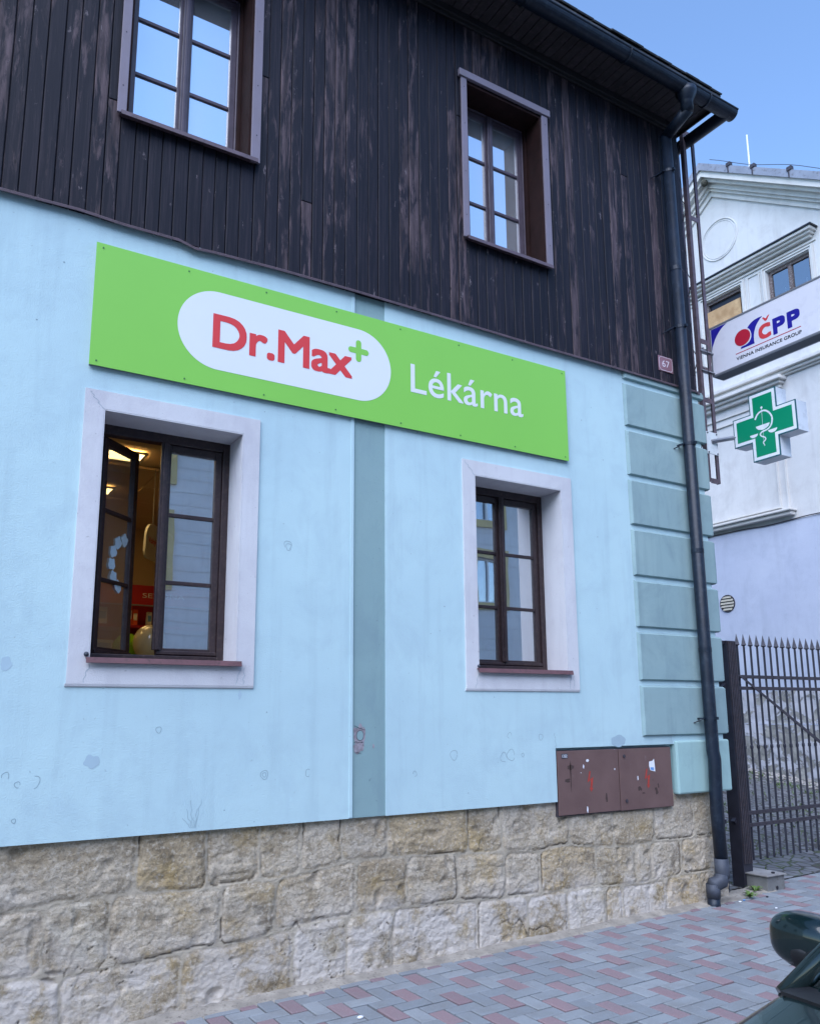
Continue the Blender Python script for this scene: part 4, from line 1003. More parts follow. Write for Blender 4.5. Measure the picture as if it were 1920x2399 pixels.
CR = thing('pharmacy_cross', (6.9, -.4, 4.0), 'green pharmacy cross with white serpent and bowl emblem on a bracket', 'sign')
cyc, czc, A_, B_ = -.394, 4.360, .340, .146
def crossp(a_, b_): return [(cyc+p, czc+q) for p, q in ((-a_, -b_), (-b_, -b_), (-b_, -a_), (b_, -a_), (b_, -b_), (a_, -b_), (a_, b_), (b_, b_), (b_, a_), (-b_, a_), (-b_, b_), (-a_, b_))]
fixn(MB().prism(crossp(A_-.002, B_-.002), 'x', 6.842, 7.0).build('cross_body', M['crosswhite'], CR))
fixn(MB().prism(crossp(A_, B_), 'x', 6.832, 6.8418).build('cross_rim', M['crossedge'], CR))
b = MB(); P = crossp(A_-.010, B_-.010); b.add([(6.8312, p, q) for p, q in P], [tuple(range(12))]); b.build('white_border', M['crosswhite'], CR)
b = MB(); P = crossp(A_-.040, B_-.040); b.add([(6.8304, p, q) for p, q in P], [tuple(range(12))]); b.build('green_field', M['crossgreen'], CR)
b = MB()
sn = [(.303, 4.437), (.326, 4.475), (.350, 4.494), (.376, 4.502), (.405, 4.501), (.43, 4.491), (.456, 4.468), (.474, 4.44), (.485, 4.410), (.484, 4.385), (.478, 4.355), (.463, 4.328), (.442, 4.312), (.419, 4.303), (.385, 4.300), (.363, 4.296), (.346, 4.281), (.350, 4.262), (.368, 4.249), (.388, 4.240), (.400, 4.226), (.398, 4.210), (.385, 4.200), (.370, 4.192), (.372, 4.178), (.382, 4.170), (.386, 4.153)]
rs = [.009]+[.0085]*10+[.0075]*6+[.006]*6+[.005, .004, .004, .002]
for i in range(len(sn)-1):
    (a_, z_), (c_, d_) = sn[i], sn[i+1]; L = math.hypot(c_-a_, d_-z_); nx_, nz_ = -(d_-z_)/L, (c_-a_)/L; r1, r2 = rs[i], rs[i+1]
    b.add([(6.8296, -(a_+nx_*r1), z_+nz_*r1), (6.8296, -(a_-nx_*r1), z_-nz_*r1), (6.8296, -(c_-nx_*r2), d_-nz_*r2), (6.8296, -(c_+nx_*r2), d_+nz_*r2)], [(0, 1, 2, 3)])
def disc(b, u, v, r): b.add([(6.8298, -(u+r*math.cos(t)), v+r*math.sin(t)) for t in [2*math.pi*i/14 for i in range(14)]], [tuple(range(14))])
disc(b, .383, 4.537, .012)
b.add([(6.8290, -.3805, 4.53), (6.8290, -.3845, 4.53), (6.8290, -.379, 4.15), (6.8290, -.377, 4.15)], [(0, 1, 2, 3)])
for cu_, cv_, rx, rz in ((.380, 4.366, .074, .050), (.278, 4.294, .044, .032), (.480, 4.293, .048, .034)):
    P = [(cu_-rx, cv_)]+[(cu_-rx*math.cos(t), cv_-rz*math.sin(t)) for t in [math.pi*i/14 for i in range(1, 14)]]+[(cu_+rx, cv_)]
    b.add([(6.8297, -u, v) for u, v in P], [tuple(range(len(P)))])
b.build('serpent_emblem', M['crosswhite'], CR)
b = MB(); b.box(6.552, 6.716, .050, .057, 4.155, 4.385); b.build('mounting_plate', M['crosswhite'], CR, bevel=.002)
b = MB(); b.tube([(6.62, .05, 4.285), (6.86, -.07, 4.335)], .022, 4); b.build('bracket_arm', M['alu'], CR)
b = MB()
for x, z in ((6.568, 4.17), (6.70, 4.17), (6.568, 4.37), (6.70, 4.37)): b.cyl((x, .05, z), (x, .044, z), .008, 8)
b.build('bolts', M['zinc'], CR)

# ---------------------------------------------------------------- iron gate
GT = thing('driveway_gate', (7.5, .2, .1), 'grey wrought iron driveway gate with spear tips between the houses', 'gate')
zg = .20
for x in [6.962+.1028*i for i in range(0, 26)]:
    b = MB(); zb = .285+.0165*(x-6.96)*0; b.tube([(x, zg, zb), (x, zg, 2.30)], .0108, 8)
    b.tube([(x, zg, 2.292), (x, zg, 2.300), (x, zg, 2.306), (x, zg, 2.318), (x, zg, 2.412)], 0, 4, rs=[.012, .027, .030, .025, .001])
    b.tube([(x, zg, 1.300), (x, zg, 1.308), (x, zg, 1.330), (x, zg, 1.338)], 0, 6, rs=[.012, .017, .017, .012])
    b.build('spear_bar', M['gate'], GT)
for z0, z1 in ((1.975, 2.008), (1.864, 1.897), (.698, .733), (.588, .622)):
    b = MB(); b.box(6.915, 9.56, zg-.020, zg-.011, z0, z1)
    for i in range(26): xx = 6.962+.1028*i; b.cyl((xx, zg-.0205, (z0+z1)/2), (xx, zg-.025, (z0+z1)/2), .006, 8)
    b.build('gate_rail', M['iron'], GT)
b = MB(); b.prism([(6.925, 1.995), (6.965, 1.995), (9.5, .62), (9.5, .585), (9.46, .585)], 'y', zg-.032, zg-.0255); b.build('diagonal_brace', M['iron'], GT)
for q in ((6.912, 6.936, zg-.010, zg+.014, .30, 2.02), (9.56, 9.60, zg-.02, zg+.02, .2, 2.3)): MB().box(*q).build('gate_stile', M['gate'], GT)
for i in range(26): pass
def gate_post(x0, x1, y0, y1, lb):
    P_ = thing('gate_post', ((x0+x1)/2, (y0+y1)/2, 0), lb, 'post', 'posts of the driveway gate')
    b = MB(); b.box(x0, x1, y0, y1, -.1, 2.335); b.build('post_core', M['gate'], P_, bevel=.003)
    b = MB(); n = 5; w_ = (x1-x0-.012)/n
    for i in range(n): b.box(x0+.008+i*w_, x0+.008+(i+.55)*w_, y0-.016, y0-.0004, .27, 2.325)
    b.build('ribbed_cladding', M['iron'], P_, bevel=.002)
    b = MB(); b.box(x0-.05, x0, y0+.02, y0+.11, 2.30, 2.334); b.build('cap_plate', M['gate'], P_)
    for z in (1.90, 1.50, .65): b = MB(); b.prism([(x0, z-.03), (x0, z+.03), (x0-.035, z)], 'y', y0+.04, y0+.08); fixn(b.build('hinge_lug', M['gate'], P_))
gate_post(6.768, 6.900, .17, .30, 'ribbed dark iron gate post close to the pale house corner'); gate_post(9.66, 9.80, .17, .30, 'ribbed iron gate post at the far end of the gate')
cp = MB(); cp.box(6.30, 6.432, .075, .20, -.1, .97); cp.build('corner_post', M['gate'], bevel=.002)
tag(cp_ := bpy.data.objects['corner_post'], 'plain dark grey steel post behind the foot of the downpipe', 'post')
b = MB(); b.box(6.37, 6.445, .066, .074, .665, .70); b.build('collar', M['gate'], cp_)
JB = thing('junction_box', (6.9, .1, .06), 'low grey sheet metal box on the ground in front of the gate', 'box')
MB().box(6.80, 7.045, -.045, .27, .03, .186).build('box_body', simple('box_grey', (.20, .20, .195), .6, .2, 8, .001, 40, grime=(.12, .11, .10)), JB, bevel=.003)
MB().box(6.782, 7.06, -.062, .285, .187, .199).build('box_lid', simple('lid_grey', (.27, .26, .25), .55, .2, 8, grime=(.16, .15, .14)), JB, bevel=.003)
b = MB(); b.cyl((6.95, .0, .199), (6.95, .0, .212), .016, 12); b.cyl((6.93, -.0455, .085), (6.93, -.048, .085), .016, 12); b.build('lid_knob', M['black'], JB)

# ---------------------------------------------------------------- neighbour house (gable wall is the plane x = 13 facing -x)
NH = thing('neighbour_house', (13, 4.45, 0), 'tall cream stuccoed gabled house with boarded window behind the driveway gate', 'house')
NX = 13.; YC = 4.45; slope = .70; AP = 12.18
def gtop(y): return AP-slope*abs(y-YC)
Y0, Y1 = -3.2, 12.1
def wallx(mb, y0, y1, z0, z1, holes, x):
    ys = sorted({y0, y1, *[h[0] for h in holes], *[h[1] for h in holes]}); zs = sorted({z0, z1, *[h[2] for h in holes], *[h[3] for h in holes]})
    ys = [y for y in ys if y0 <= y <= y1]; zs = [z for z in zs if z0 <= z <= z1]
    for a_, b_ in zip(ys, ys[1:]):
        for c_, d_ in zip(zs, zs[1:]):
            if any(h[0] < (a_+b_)/2 < h[1] and h[2] < (c_+d_)/2 < h[3] for h in holes): continue
            mb.add([(x, a_, c_), (x, a_, d_), (x, b_, d_), (x, b_, c_)], [(0, 1, 2, 3)])
wins = [(2.58, 3.44, 8.40, 9.67), (3.98, 4.84, 8.40, 9.67), (5.40, 6.26, 8.40, 9.67)]
yl = YC-(AP-10.)/slope; yr = YC+(AP-10.)/slope
mb = MB(); wallx(mb, Y0, Y1, 4.94, 10.0, wins+[(yl, yr, 10., 10.)], NX)
# gable above z=10 and trimming: polygon
yl = YC-(AP-10.)/slope; yr = YC+(AP-10.)/slope
mb.add([(NX, yl, 10.), (NX, YC, AP), (NX, yr, 10.)], [(0, 1, 2)])
mb.v = [(x, y, min(z, gtop(y)) if z > 4.95 else z) for x, y, z in mb.v]
for h in wins:
    a_, b_, c_, d_ = h
    mb.add([(NX, a_, c_), (NX+.16, a_, c_), (NX+.16, b_, c_), (NX, b_, c_), (NX, a_, d_), (NX+.16, a_, d_), (NX+.16, b_, d_), (NX, b_, d_)], [(0, 1, 2, 3), (4, 7, 6, 5), (0, 4, 5, 1), (3, 2, 6, 7)])
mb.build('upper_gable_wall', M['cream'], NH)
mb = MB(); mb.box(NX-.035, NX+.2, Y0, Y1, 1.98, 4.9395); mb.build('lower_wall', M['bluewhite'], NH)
# wobbly lower edge of the rough plaster with a thin cable
mb = MB(); pts = [(NX-.05, y, 4.945+.03*noise.noise(Vector((y*1.7, 0, 0)))+.012*math.sin(y*3)) for y in [Y0+.12*i for i in range(126)]]; mb.tube(pts, .010, 6); mb.build('wall_cable', M['iron'], NH)
def basewall(z0, z1, xo, seed):
    mb = MB(); ny, nz = 260, int((z1-z0)/.045); vs = []
    for j in range(nz+1):
        for i in range(ny+1):
            y = -1.5+10.5*i/ny; z = z0+(z1-z0)*j/nz
            if j == nz: z += .05*N(Vector((y*2.2, seed, 0)))+.03*N(Vector((y*7, seed, 0)))
            vs.append((xo-.02*N(Vector((y*3, z*3, seed)))-.015*N(Vector((y*9, z*9, seed))), y, z))
    W_ = ny+1; mb.add(vs, [(j*W_+i, (j+1)*W_+i, (j+1)*W_+i+1, j*W_+i+1) for j in range(nz) for i in range(ny)]); return mb
basewall(1.42, 2.0, NX-.07, 1).build('peeling_base', M['peeled'], NH, smooth=True)
basewall(-.2, 1.44, NX-.13, 5).build('peeling_base', M['peeled'], NH, smooth=True)
mb = MB(); mb.box(NX-.125, NX-.02, -1.5, 9., 1.435, 1.452); mb.build('base_ledge', M['bluewhite'], NH)
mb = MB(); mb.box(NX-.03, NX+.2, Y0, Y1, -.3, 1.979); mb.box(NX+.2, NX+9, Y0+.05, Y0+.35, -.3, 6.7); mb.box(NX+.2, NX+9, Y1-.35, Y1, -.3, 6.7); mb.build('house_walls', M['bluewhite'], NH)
# rake cornice in steps, both slopes
def rake(mb, x0, x1, t0, t1):       # band between offsets t0 (top) and t1 below the roof line
    for s in (-1, 1):
        e = YC+s*7.9
        P = [(YC, AP+.10-t0), (e, gtop(e)+.10-t0), (e, gtop(e)+.10-t1), (YC, AP+.10-t1)]
        mb.prism(P, 'x', x0, x1)
def mkrake(name, bands, m_):
    mb = MB()
    for q in bands: rake(mb, *q)
    return fixn(mb.build(name, m_, NH))
mkrake('roof_verge', [(NX-.36, NX+9, -.16, .0)], M['metalroof'])
mkrake('rake_cornice', [(NX-.32, NX+.02, .0, .13), (NX-.24, NX+.01, .1305, .20), (NX-.14, NX+.012, .2005, .30), (NX-.09, NX+.013, .3005, .36), (NX-.04, NX+.014, .3605, .47)], M['cream2'])
mb = MB()
for y in (1.2, 1.9, 2.6, 3.3, 3.8): z = gtop(y)+.10; mb.box(NX-.37, NX-.355, y-.012, y+.012, z+.0, z+.17); mb.box(NX-.38, NX-.30, y-.06, y+.03, z+.13, z+.2)
mb.build('verge_joints', M['iron'], NH)
mb = MB(); mb.tube([(NX-.34, y, gtop(y)+.36-.05*math.sin((y-1)*2)**2) for y in [.2+.2*i for i in range(21)]], .006, 5); mb.build('roof_cable', M['zinc'], NH)
mb = MB(); z = gtop(3.45); mb.cyl((NX-.2, 3.45, z+.1), (NX-.2, 3.45, z+.98), .016, 10); mb.box(NX-.25, NX-.15, 3.42, 3.48, z+.2, z+.3); mb.build('lightning_rod', M['white'], NH)
mb = MB(); mb.sphere((NX-.26, 4.42, AP-.17), .07, 10, 8); mb.build('swallow_nest', M['soil'], NH)
# round blind medallion
def mring2(mb, y, z, r, w_, xo):
    n = 48; P = []
    for i in range(n):
        t = 2*math.pi*i/n; P += [(NX-.001, y+r*math.cos(t), z+r*math.sin(t)), (NX-xo, y+(r-.3*w_)*math.cos(t), z+(r-.3*w_)*math.sin(t)), (NX-xo, y+(r-.7*w_)*math.cos(t), z+(r-.7*w_)*math.sin(t)), (NX-.001, y+(r-w_)*math.cos(t), z+(r-w_)*math.sin(t))]
    mb.add(P, [(i*4+k, i*4+k+1, ((i+1) % n)*4+k+1, ((i+1) % n)*4+k) for i in range(n) for k in range(3)])
mb = MB(); mring2(mb, 4.38, 10.84, .430, .035, .016); mring2(mb, 4.38, 10.84, .380, .018, .008); fixn(mb.build('round_medallion', M['cream'], NH, smooth=False))
# hood over the windows
mb = MB(); mb.box(NX-.20, NX, 2.42, 6.48, 9.965, 10.02); mb.box(NX-.15, NX, 2.46, 6.44, 9.92, 9.9645); mb.box(NX-.09, NX, 2.50, 6.40, 9.87, 9.9195); mb.build('window_hood', M['cream2'], NH, bevel=.01)
mb = MB(); mb.box(NX-.23, NX, 2.39, 6.51, 10.0205, 10.045); mb.build('hood_flashing', M['black'], NH)
# shared raised frame, panels between windows
mb = MB()
def fr_x(mb, y0, y1, z0, z1, w_, x0, x1):
    mb.box(x0, x1, y0, y0+w_, z0, z1); mb.box(x0, x1, y1-w_, y1, z0, z1); mb.box(x0, x1, y0+w_, y1-w_, z1-w_, z1); mb.box(x0, x1, y0+w_, y1-w_, z0, z0+w_)
for y0, y1 in ((2.50, 3.52), (3.90, 4.92), (5.32, 6.34)):
    fr_x(mb, y0, y1, 8.3, 9.76, .075, NX-.035, NX-.001); fr_x(mb, y0+.012, y1-.012, 8.312, 9.748, .022, NX-.055, NX-.0352)
mb.box(NX-.03, NX-.001, 2.45, 6.40, 9.80, 9.83); mb.build('window_architrave', M['cream2'], NH)
mb = MB()
for y0, y1 in ((3.58, 3.85), (4.98, 5.26)): fr_x(mb, y0, y1, 8.35, 9.75, .025, NX-.02, NX-.001)
mb.build('wall_panel_frame', M['cream2'], NH)
# old windows
for i, (y0, y1, z0, z1) in enumerate(wins):
    b = MB(); fr_x(b, y0, y1, z0, z1, .06, NX+.05, NX+.11)
    if i != 1: b.box(NX+.045, NX+.10, (y0+y1)/2-.035, (y0+y1)/2+.035, z0+.06, z1-.06)
    wo = b.build('gable_window', M['oldframe'], NH)
    if i == 1:
        MB().box(NX+.04, NX+.06, y0+.075, y1-.03, z0+.03, z1-.20).build('board_panel', M['board'], wo, bevel=.003); MB().box(NX+.10, NX+.11, y0+.06, y1-.06, z0+.06, z1-.06).build('dark_gap', M['black'], wo)
    else:
        MB().add([(NX+.08, y0+.06, z0+.06), (NX+.08, y0+.06, z1-.06), (NX+.08, y1-.06, z1-.06), (NX+.08, y1-.06, z0+.06)], [(0, 1, 2, 3)]).build('pane', M['oldglass'], wo)
        b = MB()
        for q in ((y0+y1)/2-.21, (y0+y1)/2+.21): b.box(NX+.20, NX+.21, q-.006, q+.006, z0, z1-.35)
        for z in (8.75, 9.1): b.box(NX+.198, NX+.212, y0, y1, z-.006, z+.006)
        b.build('inner_bars', M['white'], wo); MB().box(NX+.5, NX+.55, y0-.3, y1+.3, z0-.3, z1+.3).build('dark_room', M['boxdark'], wo)
# string course, corbel hood and blind window below
mb = MB(); mb.box(NX-.16, NX, Y0, Y1, 7.655, 7.73); mb.box(NX-.10, NX, Y0, Y1, 7.60, 7.6545); mb.box(NX-.05, NX, Y0, Y1, 7.56, 7.5995); mb.build('string_course', M['cream2'], NH, bevel=.012)
for a_, b_ in ((3.24, 5.66), (-1.6, .9)):
    mb = MB(); mb.box(NX-.22, NX, a_, b_, 7.49, 7.555); mb.box(NX-.15, NX, a_+.05, b_-.05, 7.43, 7.4895); mb.box(NX-.09, NX, a_+.09, b_-.09, 7.36, 7.4295); mb.build('blind_window_hood', M['cream2'], NH, bevel=.012)
for a_, b_ in ((3.40, 5.50), (-1.5, .8)):
    mb = MB(); fr_x(mb, a_, b_, 5.14, 7.20, .03, NX-.03, NX-.001); fr_x(mb, a_+.16, b_-.16, 5.2, 7.05, .03, NX-.03, NX-.001); mb.build('blind_window_frame', M['cream2'], NH)
for a_, b_ in ((3.28, 5.62), (-1.6, .9)):
    mb = MB(); mb.box(NX-.20, NX, a_, b_, 5.085, 5.125); mb.box(NX-.15, NX, a_+.03, b_-.03, 5.02, 5.0845); mb.build('blind_window_sill', M['cream2'], NH, bevel=.012)
# round vent
vy, vz, vr = 4.81, 3.64, .155
b = MB(); n = 32; P = []
for i in range(n): t = 2*math.pi*i/n; P += [(NX-.036, vy+vr*1.06*math.cos(t), vz+vr*1.06*math.sin(t)), (NX-.052, vy+vr*1.03*math.cos(t), vz+vr*1.03*math.sin(t)), (NX-.052, vy+vr*.96*math.cos(t), vz+vr*.96*math.sin(t)), (NX-.036, vy+vr*.94*math.cos(t), vz+vr*.94*math.sin(t))]
b.add(P, [(i*4+k, i*4+k+1, ((i+1) % n)*4+k+1, ((i+1) % n)*4+k) for i in range(n) for k in range(3)]); vo = fixn(b.build('round_vent', M['iron'], NH))
b = MB(); P = [(NX-.0365, vy+vr*math.cos(t), vz+vr*math.sin(t)) for t in [2*math.pi*i/32 for i in range(32)]]; b.add(P, [tuple(range(32))]); b.build('vent_opening', M['black'], vo)
b = MB()
for k in range(5):
    z = vz-.112+.056*k; hw = math.sqrt(max(0, (vr*.95)**2-(z-vz)**2))
    b.add([(NX-.040, vy-hw, z+.026), (NX-.058, vy-hw, z-.014), (NX-.058, vy+hw, z-.014), (NX-.040, vy+hw, z+.026), (NX-.0385, vy-hw, z+.026), (NX-.0385, vy+hw, z+.026)], [(0, 1, 2, 3)])
b.build('vent_slats', M['vent'], vo)
# pebbles and weeds at the foot of that wall
pb = MB(); rp = random.Random(4)
for i in range(700):
    y = rp.uniform(1.5, 7.5); x = 12.82-abs(rp.gauss(0, .28)); r = rp.uniform(.015, .045); z = gz(x, y)+.004
    pb.sphere((x, y, z+r*.3), r, 6, 4, (1, rp.uniform(.7, 1.3), .6))
tag(pb.build('pebbles', M['pebble']), 'band of loose pale pebbles along the foot of the neighbour wall', 'pebbles', kind='stuff')
gb = MB()
for i in range(1500):
    y = rp.uniform(.4, 7.5); x = rp.choice([rp.uniform(6.9, 12.7), 12.6-abs(rp.gauss(0, .5))]); 
    if N(Vector((x*1.3, y*1.3, 2))) < .12 and i % 6: continue
    z = gz(x, y)+.003
    for k in range(4):
        a_ = rp.uniform(0, 6.3); h = rp.uniform(.02, .07); dx, dy = math.cos(a_)*.02, math.sin(a_)*.02; xx, yy = x+rp.uniform(-.03, .03), y+rp.uniform(-.03, .03)
        gb.add([(xx-dy*.3, yy+dx*.3, z), (xx+dy*.3, yy-dx*.3, z), (xx+dx*1.4, yy+dy*1.4, z+h)], [(0, 1, 2)])
tag(gb.build('grass', M['leaf']), 'tufts of grass in the joints of the cobbled courtyard', 'grass', kind='stuff')
# ---------------------------------------------------------------- weeds by the gate post
def weed(x, y, r, n, seed, lb):
    rr = random.Random(seed); b = MB(); z0 = gz(x, y)
    for i in range(n):
        a_ = rr.uniform(0, 6.28); L = r*rr.uniform(.5, 1); h = rr.uniform(.015, .05); w_ = L*.28; ca_, sa_ = math.cos(a_), math.sin(a_)
        P = []
        for t, ww in ((0, .15), (.35, .8), (.65, 1), (1, .05)):
            zz = z0+h*math.sin(t*2.2)+.004; P += [(x+ca_*L*t-sa_*w_*ww/2, y+sa_*L*t+ca_*w_*ww/2, zz+.006), (x+ca_*L*t+sa_*w_*ww/2, y+sa_*L*t-ca_*w_*ww/2, zz+.003)]
        b.add(P, [(0, 1, 3, 2), (2, 3, 5, 4), (4, 5, 7, 6)])
    return tag(b.build('weed', M['leaf']), lb, 'plant', 'weeds at the foot of the gate')
weed(6.48, -.09, .085, 22, 1, 'low leafy weed between the downpipe foot and the gate post'); weed(6.70, .02, .08, 20, 2, 'low weed growing against the grey junction box')
for i, (x, y, s, m_, lb) in enumerate(((6.36, -.12, .014, 'paperblue', 'blue scrap of litter by the downpipe foot'), (6.28, -.14, .016, 'paper', 'white pebble like scrap beside the blue litter'), (6.33, -.45, .013, 'paper', 'tiny white scrap on the pavers below the gate post'),
                               (2.35, -.62, .02, 'paper', 'white scrap on the pavers near the left bottom edge'), (6.62, -.16, .015, 'black', 'small black scrap on the pavers by the weeds'))):
    b = MB(); b.sphere((x, y, gz(x, y)+s*.3), s, 7, 5, (1, .7, .4)); tag(b.build('litter', M[m_]), lb, 'litter', 'small litter on the pavement')

# ---------------------------------------------------------------- house across the street (seen only in the window reflections)
OH = thing('house_across_street', (5, -14, 0), 'grey banded house with ochre window frames mirrored in the pharmacy windows', 'house')
OW = [(x, x+1.0, z, z+1.4) for x in (-21.4, -16.3, -11.2, -6.1, -1.0, 4.1, 9.2, 14.3, 19.4, 24.5) for z in (1.3, 4.9, 7.45)]
mb = MB(); z = -.3
while z < 9.0:
    t = MB(); wall_grid(t, -26, 34, z+.012, min(z+.308, 9.0), OW, -14.); mb.add(t.v, [f[::-1] for f in t.f])
    t = MB(); wall_grid(t, -26, 34, min(z+.308, 9.0), z+.332, OW, -14.010); mb.add(t.v, [f[::-1] for f in t.f]); z += .32
mb.build('banded_wall', M['opposite'], OH)
MB().box(-26, 34, -24, -14.25, -.3, 9.0).build('house_core', M['opposite'], OH)
mb = MB(); mb.box(-26.4, 34.4, -14.1, -13.5, 9.01, 9.299); mb.build('eaves', M['cream2'], OH)
mb = MB(); mb.prism([(-24.6, 9.3), (-13.4, 9.3), (-19, 12.8)], 'x', -26.5, 34.5); fixn(mb.build('roof', M['roof'], OH))
for (x0, x1, z0, z1) in OW:
    b = MB(); ring(b, x0-.22, x1+.22, z0-.22, z1+(.28 if z0 < 7 else .13), .22, .22, .22, .28 if z0 < 7 else .13, -13.99, -13.93)
    wo = b.build('window', M['ochre'], OH); MB().box(x0, x1, -14.2, -14.16, z0, z1).build('pane', M['oldglass'], wo)
    b = MB(); ring(b, x0, x1, z0, z1, .06, .06, .06, .06, -14.15, -14.10); b.box((x0+x1)/2-.03, (x0+x1)/2+.03, -14.15, -14.1, z0+.06, z1-.06); b.build('sash', M['white'], wo)

# ---------------------------------------------------------------- parked car: nose towards -x, its right side along y = -3.2
CA = thing('parked_car', (3.3, -4.06, -.13), 'dark green car parked at the kerb with its wing mirror over the pavement', 'car')
YM, RZ = -4.06, -.15
def cs(x):        # half width, shoulder z, top z at centreline for the lower body
    T = [(1.28, .60, .40, .44), (1.34, .72, .48, .53), (1.50, .79, .545, .615), (1.75, .83, .60, .685), (2.05, .85, .655, .740), (2.30, .858, .700, .775), (2.48, .862, .732, .79), (2.8, .866, .745, .79), (3.6, .87, .765, .80), (4.4, .865, .785, .81), (4.85, .84, .78, .80), (5.10, .78, .74, .76), (5.18, .66, .60, .62)]
    for p, q in zip(T, T[1:]):
        if p[0] <= x <= q[0]:
            t = (x-p[0])/(q[0]-p[0]); a = [p[k]+(q[k]-p[k])*t for k in (1, 2, 3)]; e = sst(1.28, 1.9, x)*(1-sst(2.5, 3.4, x)); return (a[0]+.03*e, a[1]+.045*e, a[2]+.04*e)
    return T[-1][1:]
xs = [1.28, 1.30, 1.34, 1.42, 1.5, 1.62, 1.75, 1.9, 2.05, 2.18, 2.30, 2.40, 2.48, 2.6, 2.8, 3.1, 3.6, 4.0, 4.4, 4.65, 4.85, 5.0, 5.10, 5.16, 5.18]
mb = MB(); rings = []
for x in xs:
    hw, zs, zt_ = cs(x); zb = RZ+.20 if 1.4 < x < 5.05 else RZ+.26
    P = [(hw*.90, zb), (hw*.985, zb+.10), (hw, (zb+zs)/2), (hw*.992, zs-.10), (hw*.975, zs-.03), (hw*.935, zs+.004), (hw*.86, zs+(zt_-zs)*.35), (hw*.6, zs+(zt_-zs)*.75), (hw*.3, zt_-.004), (0, zt_)]
    full = [(YM+p, z) for p, z in P]+[(YM-p, z) for p, z in P[-2::-1]]
    rings.append([(x, y, z) for y, z in full])
n = len(rings[0]); mb.add([p for r_ in rings for p in r_], [(i*n+j, (i+1)*n+j, (i+1)*n+(j+1) % n, i*n+(j+1) % n) for i in range(len(rings)-1) for j in range(n)]+[tuple(range(n))[::-1], tuple(range((len(rings)-1)*n, len(rings)*n))])
body = fixn(mb.build('car_body', M['carpaint'], CA, smooth=True)); body.modifiers.new('sub', 'SUBSURF').render_levels = 2; body.modifiers['sub'].levels = 1
# greenhouse corners per side s=+1 (wall side): base and roof points
def G(s):
    return dict(A0=(2.49, YM+s*.845, .757), A1=(3.12, YM+s*.62, 1.235), B0=(3.62, YM+s*.845, .79), B1=(3.66, YM+s*.61, 1.27), C0=(4.55, YM+s*.82, .80), C1=(4.30, YM+s*.60, 1.235), D0=(4.95, YM+s*.72, .80), D1=(4.55, YM+s*.56, 1.19))
gp, gm_ = G(1), G(-1)
def bar(mb, a, b, w_, h_=None): mb.tube([a, b], w_, 8)
roof = MB(); nr = 8
keys = ['A1', 'B1', 'C1', 'D1']; vs = []
for k in keys:
    for i in range(nr+1):
        t = i/nr; p = Vector(gm_[k]).lerp(Vector(gp[k]), t); p.z += .055*math.sin(math.pi*t)**.6; p.x -= (.08*math.sin(math.pi*t) if k == 'A1' else 0) - (.06*math.sin(math.pi*t) if k == 'D1' else 0); vs.append(tuple(p))
roof.add(vs, [(j*(nr+1)+i, j*(nr+1)+i+1, (j+1)*(nr+1)+i+1, (j+1)*(nr+1)+i) for j in range(3) for i in range(nr)])
ro = roof.build('car_roof', M['carpaint'], CA, smooth=True); so_ = ro.modifiers.new('s', 'SOLIDIFY'); so_.thickness = .03; so_.offset = -1
def curved(a0, a1, b0, b1, bow0, bow1, n=10):       # glass between bottom edge a0-a1 and top edge b0-b1, bowed in x
    vs = []
    for j in range(5):
        for i in range(n+1):
            t = i/n; s = j/4; lo = Vector(a0).lerp(Vector(a1), t); hi = Vector(b0).lerp(Vector(b1), t); p = lo.lerp(hi, s)
            bw = (bow0*(1-s)+bow1*s)*math.sin(math.pi*t); p.x += bw; p.z += .05*s*math.sin(math.pi*t)**.6; vs.append(tuple(p))
    return MB().add(vs, [(j*(n+1)+i, j*(n+1)+i+1, (j+1)*(n+1)+i+1, (j+1)*(n+1)+i) for j in range(4) for i in range(n)])
ws = curved((2.515, YM-.80, .76), (2.515, YM+.80, .76), (3.12, YM-.59, 1.228), (3.12, YM+.59, 1.228), -.16, -.08); ws.build('windscreen', M['carglass'], CA, smooth=True)
rs_ = curved((4.93, YM-.69, .80), (4.93, YM+.69, .80), (4.55, YM-.53, 1.185), (4.55, YM+.53, 1.185), .08, .06); rs_.build('rear_window', M['carglass'], CA, smooth=True)
for s, g in ((1, gp), (-1, gm_)):
    b = MB(); b.tube([g['A0'], g['A1']], 0, 10, rs=[.036, .032]); b.tube([g['B0'], g['B1']], .028, 8); b.tube([g['D0'], g['D1']], .06, 8); b.tube([g['C0'], g['C1']], .035, 8)
    b.tube([g['A1'], g['B1'], g['C1'], g['D1']], .022, 8); b.build('pillar', M['carpaint'], CA, smooth=True)
    b = MB(); b.tube([(2.43, YM+s*.825, .748), (2.60, YM+s*.838, .80), (3.10, YM+s*.655, 1.20)], 0, 8, rs=[.010, .009, .006]); b.build('windscreen_seal', M['plastic'], CA)
    for q, (a_, b_, c_, d_) in enumerate((('A0', 'B0', 'B1', 'A1'), ('B0', 'C0', 'C1', 'B1'))):
        b = MB(); b.add([g[a_], g[b_], g[c_], g[d_]], [(0, 1, 2, 3) if s > 0 else (3, 2, 1, 0)]); b.build('side_window', M['carglass'], CA)
    b = MB(); b.tube([(2.50, YM+s*.868, .752), (3.6, YM+s*.872, .782), (4.55, YM+s*.85, .795)], .010, 6); b.build('window_trim', M['plastic'], CA)
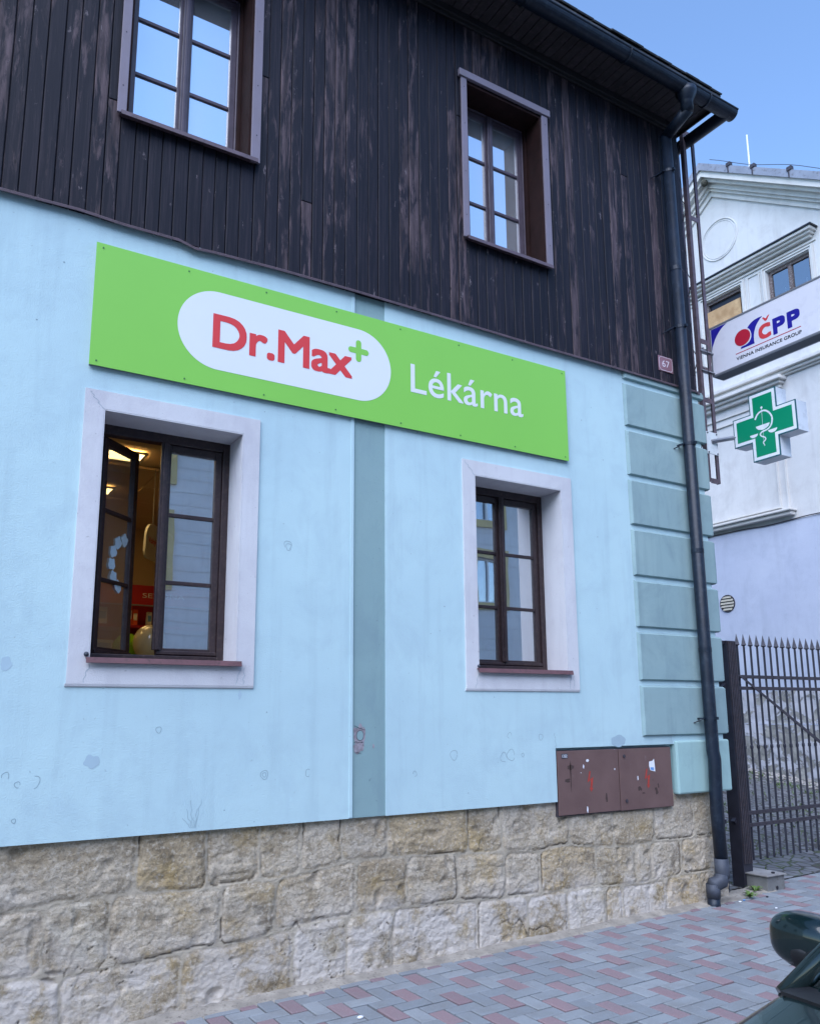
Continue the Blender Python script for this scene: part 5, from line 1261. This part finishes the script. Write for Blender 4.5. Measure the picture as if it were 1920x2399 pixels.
# cowl panel and wipers at the screen base
cw = MB(); P = []; n_ = 14
for i in range(n_+1):
    t = i/n_; y = YM-.82+1.64*t; bw = math.sin(math.pi*t); P += [(2.435-.16*bw, y, .790+.042*bw), (2.55-.16*bw, y, .790+.040*bw)]
cw.add(P, [(2*i, 2*i+1, 2*i+3, 2*i+2) for i in range(n_)]); cwo = cw.build('cowl_panel', M['plastic'], CA); sm = cwo.modifiers.new('s', 'SOLIDIFY'); sm.thickness = .012
for (a_, b_) in (((2.37, YM+.30, .80), (2.60, YM+.74, .855)), ((2.32, YM-.40, .80), (2.52, YM+.15, .865))):
    b = MB(); b.tube([a_, ((a_[0]+b_[0])/2-.01, (a_[1]+b_[1])/2, (a_[2]+b_[2])/2+.02), b_], .010, 6); b.tube([(b_[0]-.13, b_[1]-.30, b_[2]-.03), (b_[0]+.04, b_[1]+.08, b_[2]+.008)], .008, 6); b.build('wiper', M['plastic'], CA)
for s in (1, -1):      # mirrors: shell, dark lower shell, glass
    b = MB(); b.sphere((2.87, YM+s*.990, .838), 1, 28, 18, (.080, .140, .094)); 
    def sq(v, c, h): t = (v-c)/h; return c+h*math.copysign(abs(t)**.72, t)
    b.v = [(sq(x, 2.87, .080), YM+s*sq(abs(y-YM), .990, .140), sq(z, .838, .094)) for x, y, z in b.v]
    b.v = [(x-(.10*(abs(y-YM)-.99)), y, z+.05*(abs(y-YM)-.99)) for x, y, z in b.v]
    b.v = [(min(x, 2.915+(x-2.915)*.15) if x > 2.915 else x, y, z) for x, y, z in b.v]
    mo = b.build('wing_mirror', M['carpaint'], CA, smooth=True)
    b = MB(); b.sphere((2.875, YM+s*.985, .812), 1, 28, 18, (.086, .146, .080)); b.v = [(x-(.10*(abs(y-YM)-.99)), y, min(z, .825+.25*(abs(y-YM)-.99))) for x, y, z in b.v]; b.v = [(min(x, 2.918), y, z) for x, y, z in b.v]
    b.v = [(x, y, z) for x, y, z in b.v]; b.tube([(2.80, YM+s*.93, .80), (2.74, YM+s*.86, .765)], 0, 10, rs=[.045, .05]); b.build('mirror_base', M['plastic'], mo, smooth=True)
    b = MB(); b.cyl((2.924, YM+s*.985, .845), (2.927, YM+s*.985, .845), .07, 20); b.build('mirror_glass', M['glass_up'], mo)
# wheels, lamps, plates, seats
for wx in (1.95, 4.45):
    for s in (1, -1):
        y1, y0 = YM+s*.872, YM+s*.68; wz = RZ+.30
        b = MB(); b.cyl((wx, y0, wz), (wx, y1, wz), .30, 28); wo = b.build('wheel', M['tyre'], CA, bevel=.02)
        b = MB(); b.cyl((wx, y1, wz), (wx, y1+s*.006, wz), .19, 24)
        for k in range(6): t = k*math.pi/3; b.tube([(wx, y1+s*.012, wz), (wx+.17*math.cos(t), y1+s*.010, wz+.17*math.sin(t))], .018, 6)
        b.build('rim', M['wheelmetal'], wo)
        b = MB(); b.cyl((wx, YM+s*.78, wz), (wx, YM+s*.868, wz), .335, 28); b.build('wheel_arch', M['plastic'], CA)
for s in (1, -1):
    b = MB(); b.sphere((1.42, YM+s*.62, .47), 1, 16, 10, (.10, .15, .065)); b.build('headlight', M['glass_up'], CA, smooth=True)
    b = MB(); b.sphere((5.11, YM+s*.66, .62), 1, 16, 10, (.06, .12, .10)); b.build('tail_light', M['redlamp'], CA, smooth=True)
b = MB(); b.box(1.262, 1.30, YM-.40, YM+.40, .22, .36); b.build('grille', M['plastic'], CA, bevel=.01)
b = MB(); b.box(2.75, 2.95, YM-.7, YM+.7, .55, .74); b.box(3.35, 3.55, YM-.62, YM-.15, .4, 1.0); b.box(3.35, 3.55, YM+.15, YM+.62, .4, 1.0); b.box(4.3, 4.5, YM-.6, YM+.6, .4, .95); b.build('interior', M['seat'], CA, bevel=.04)
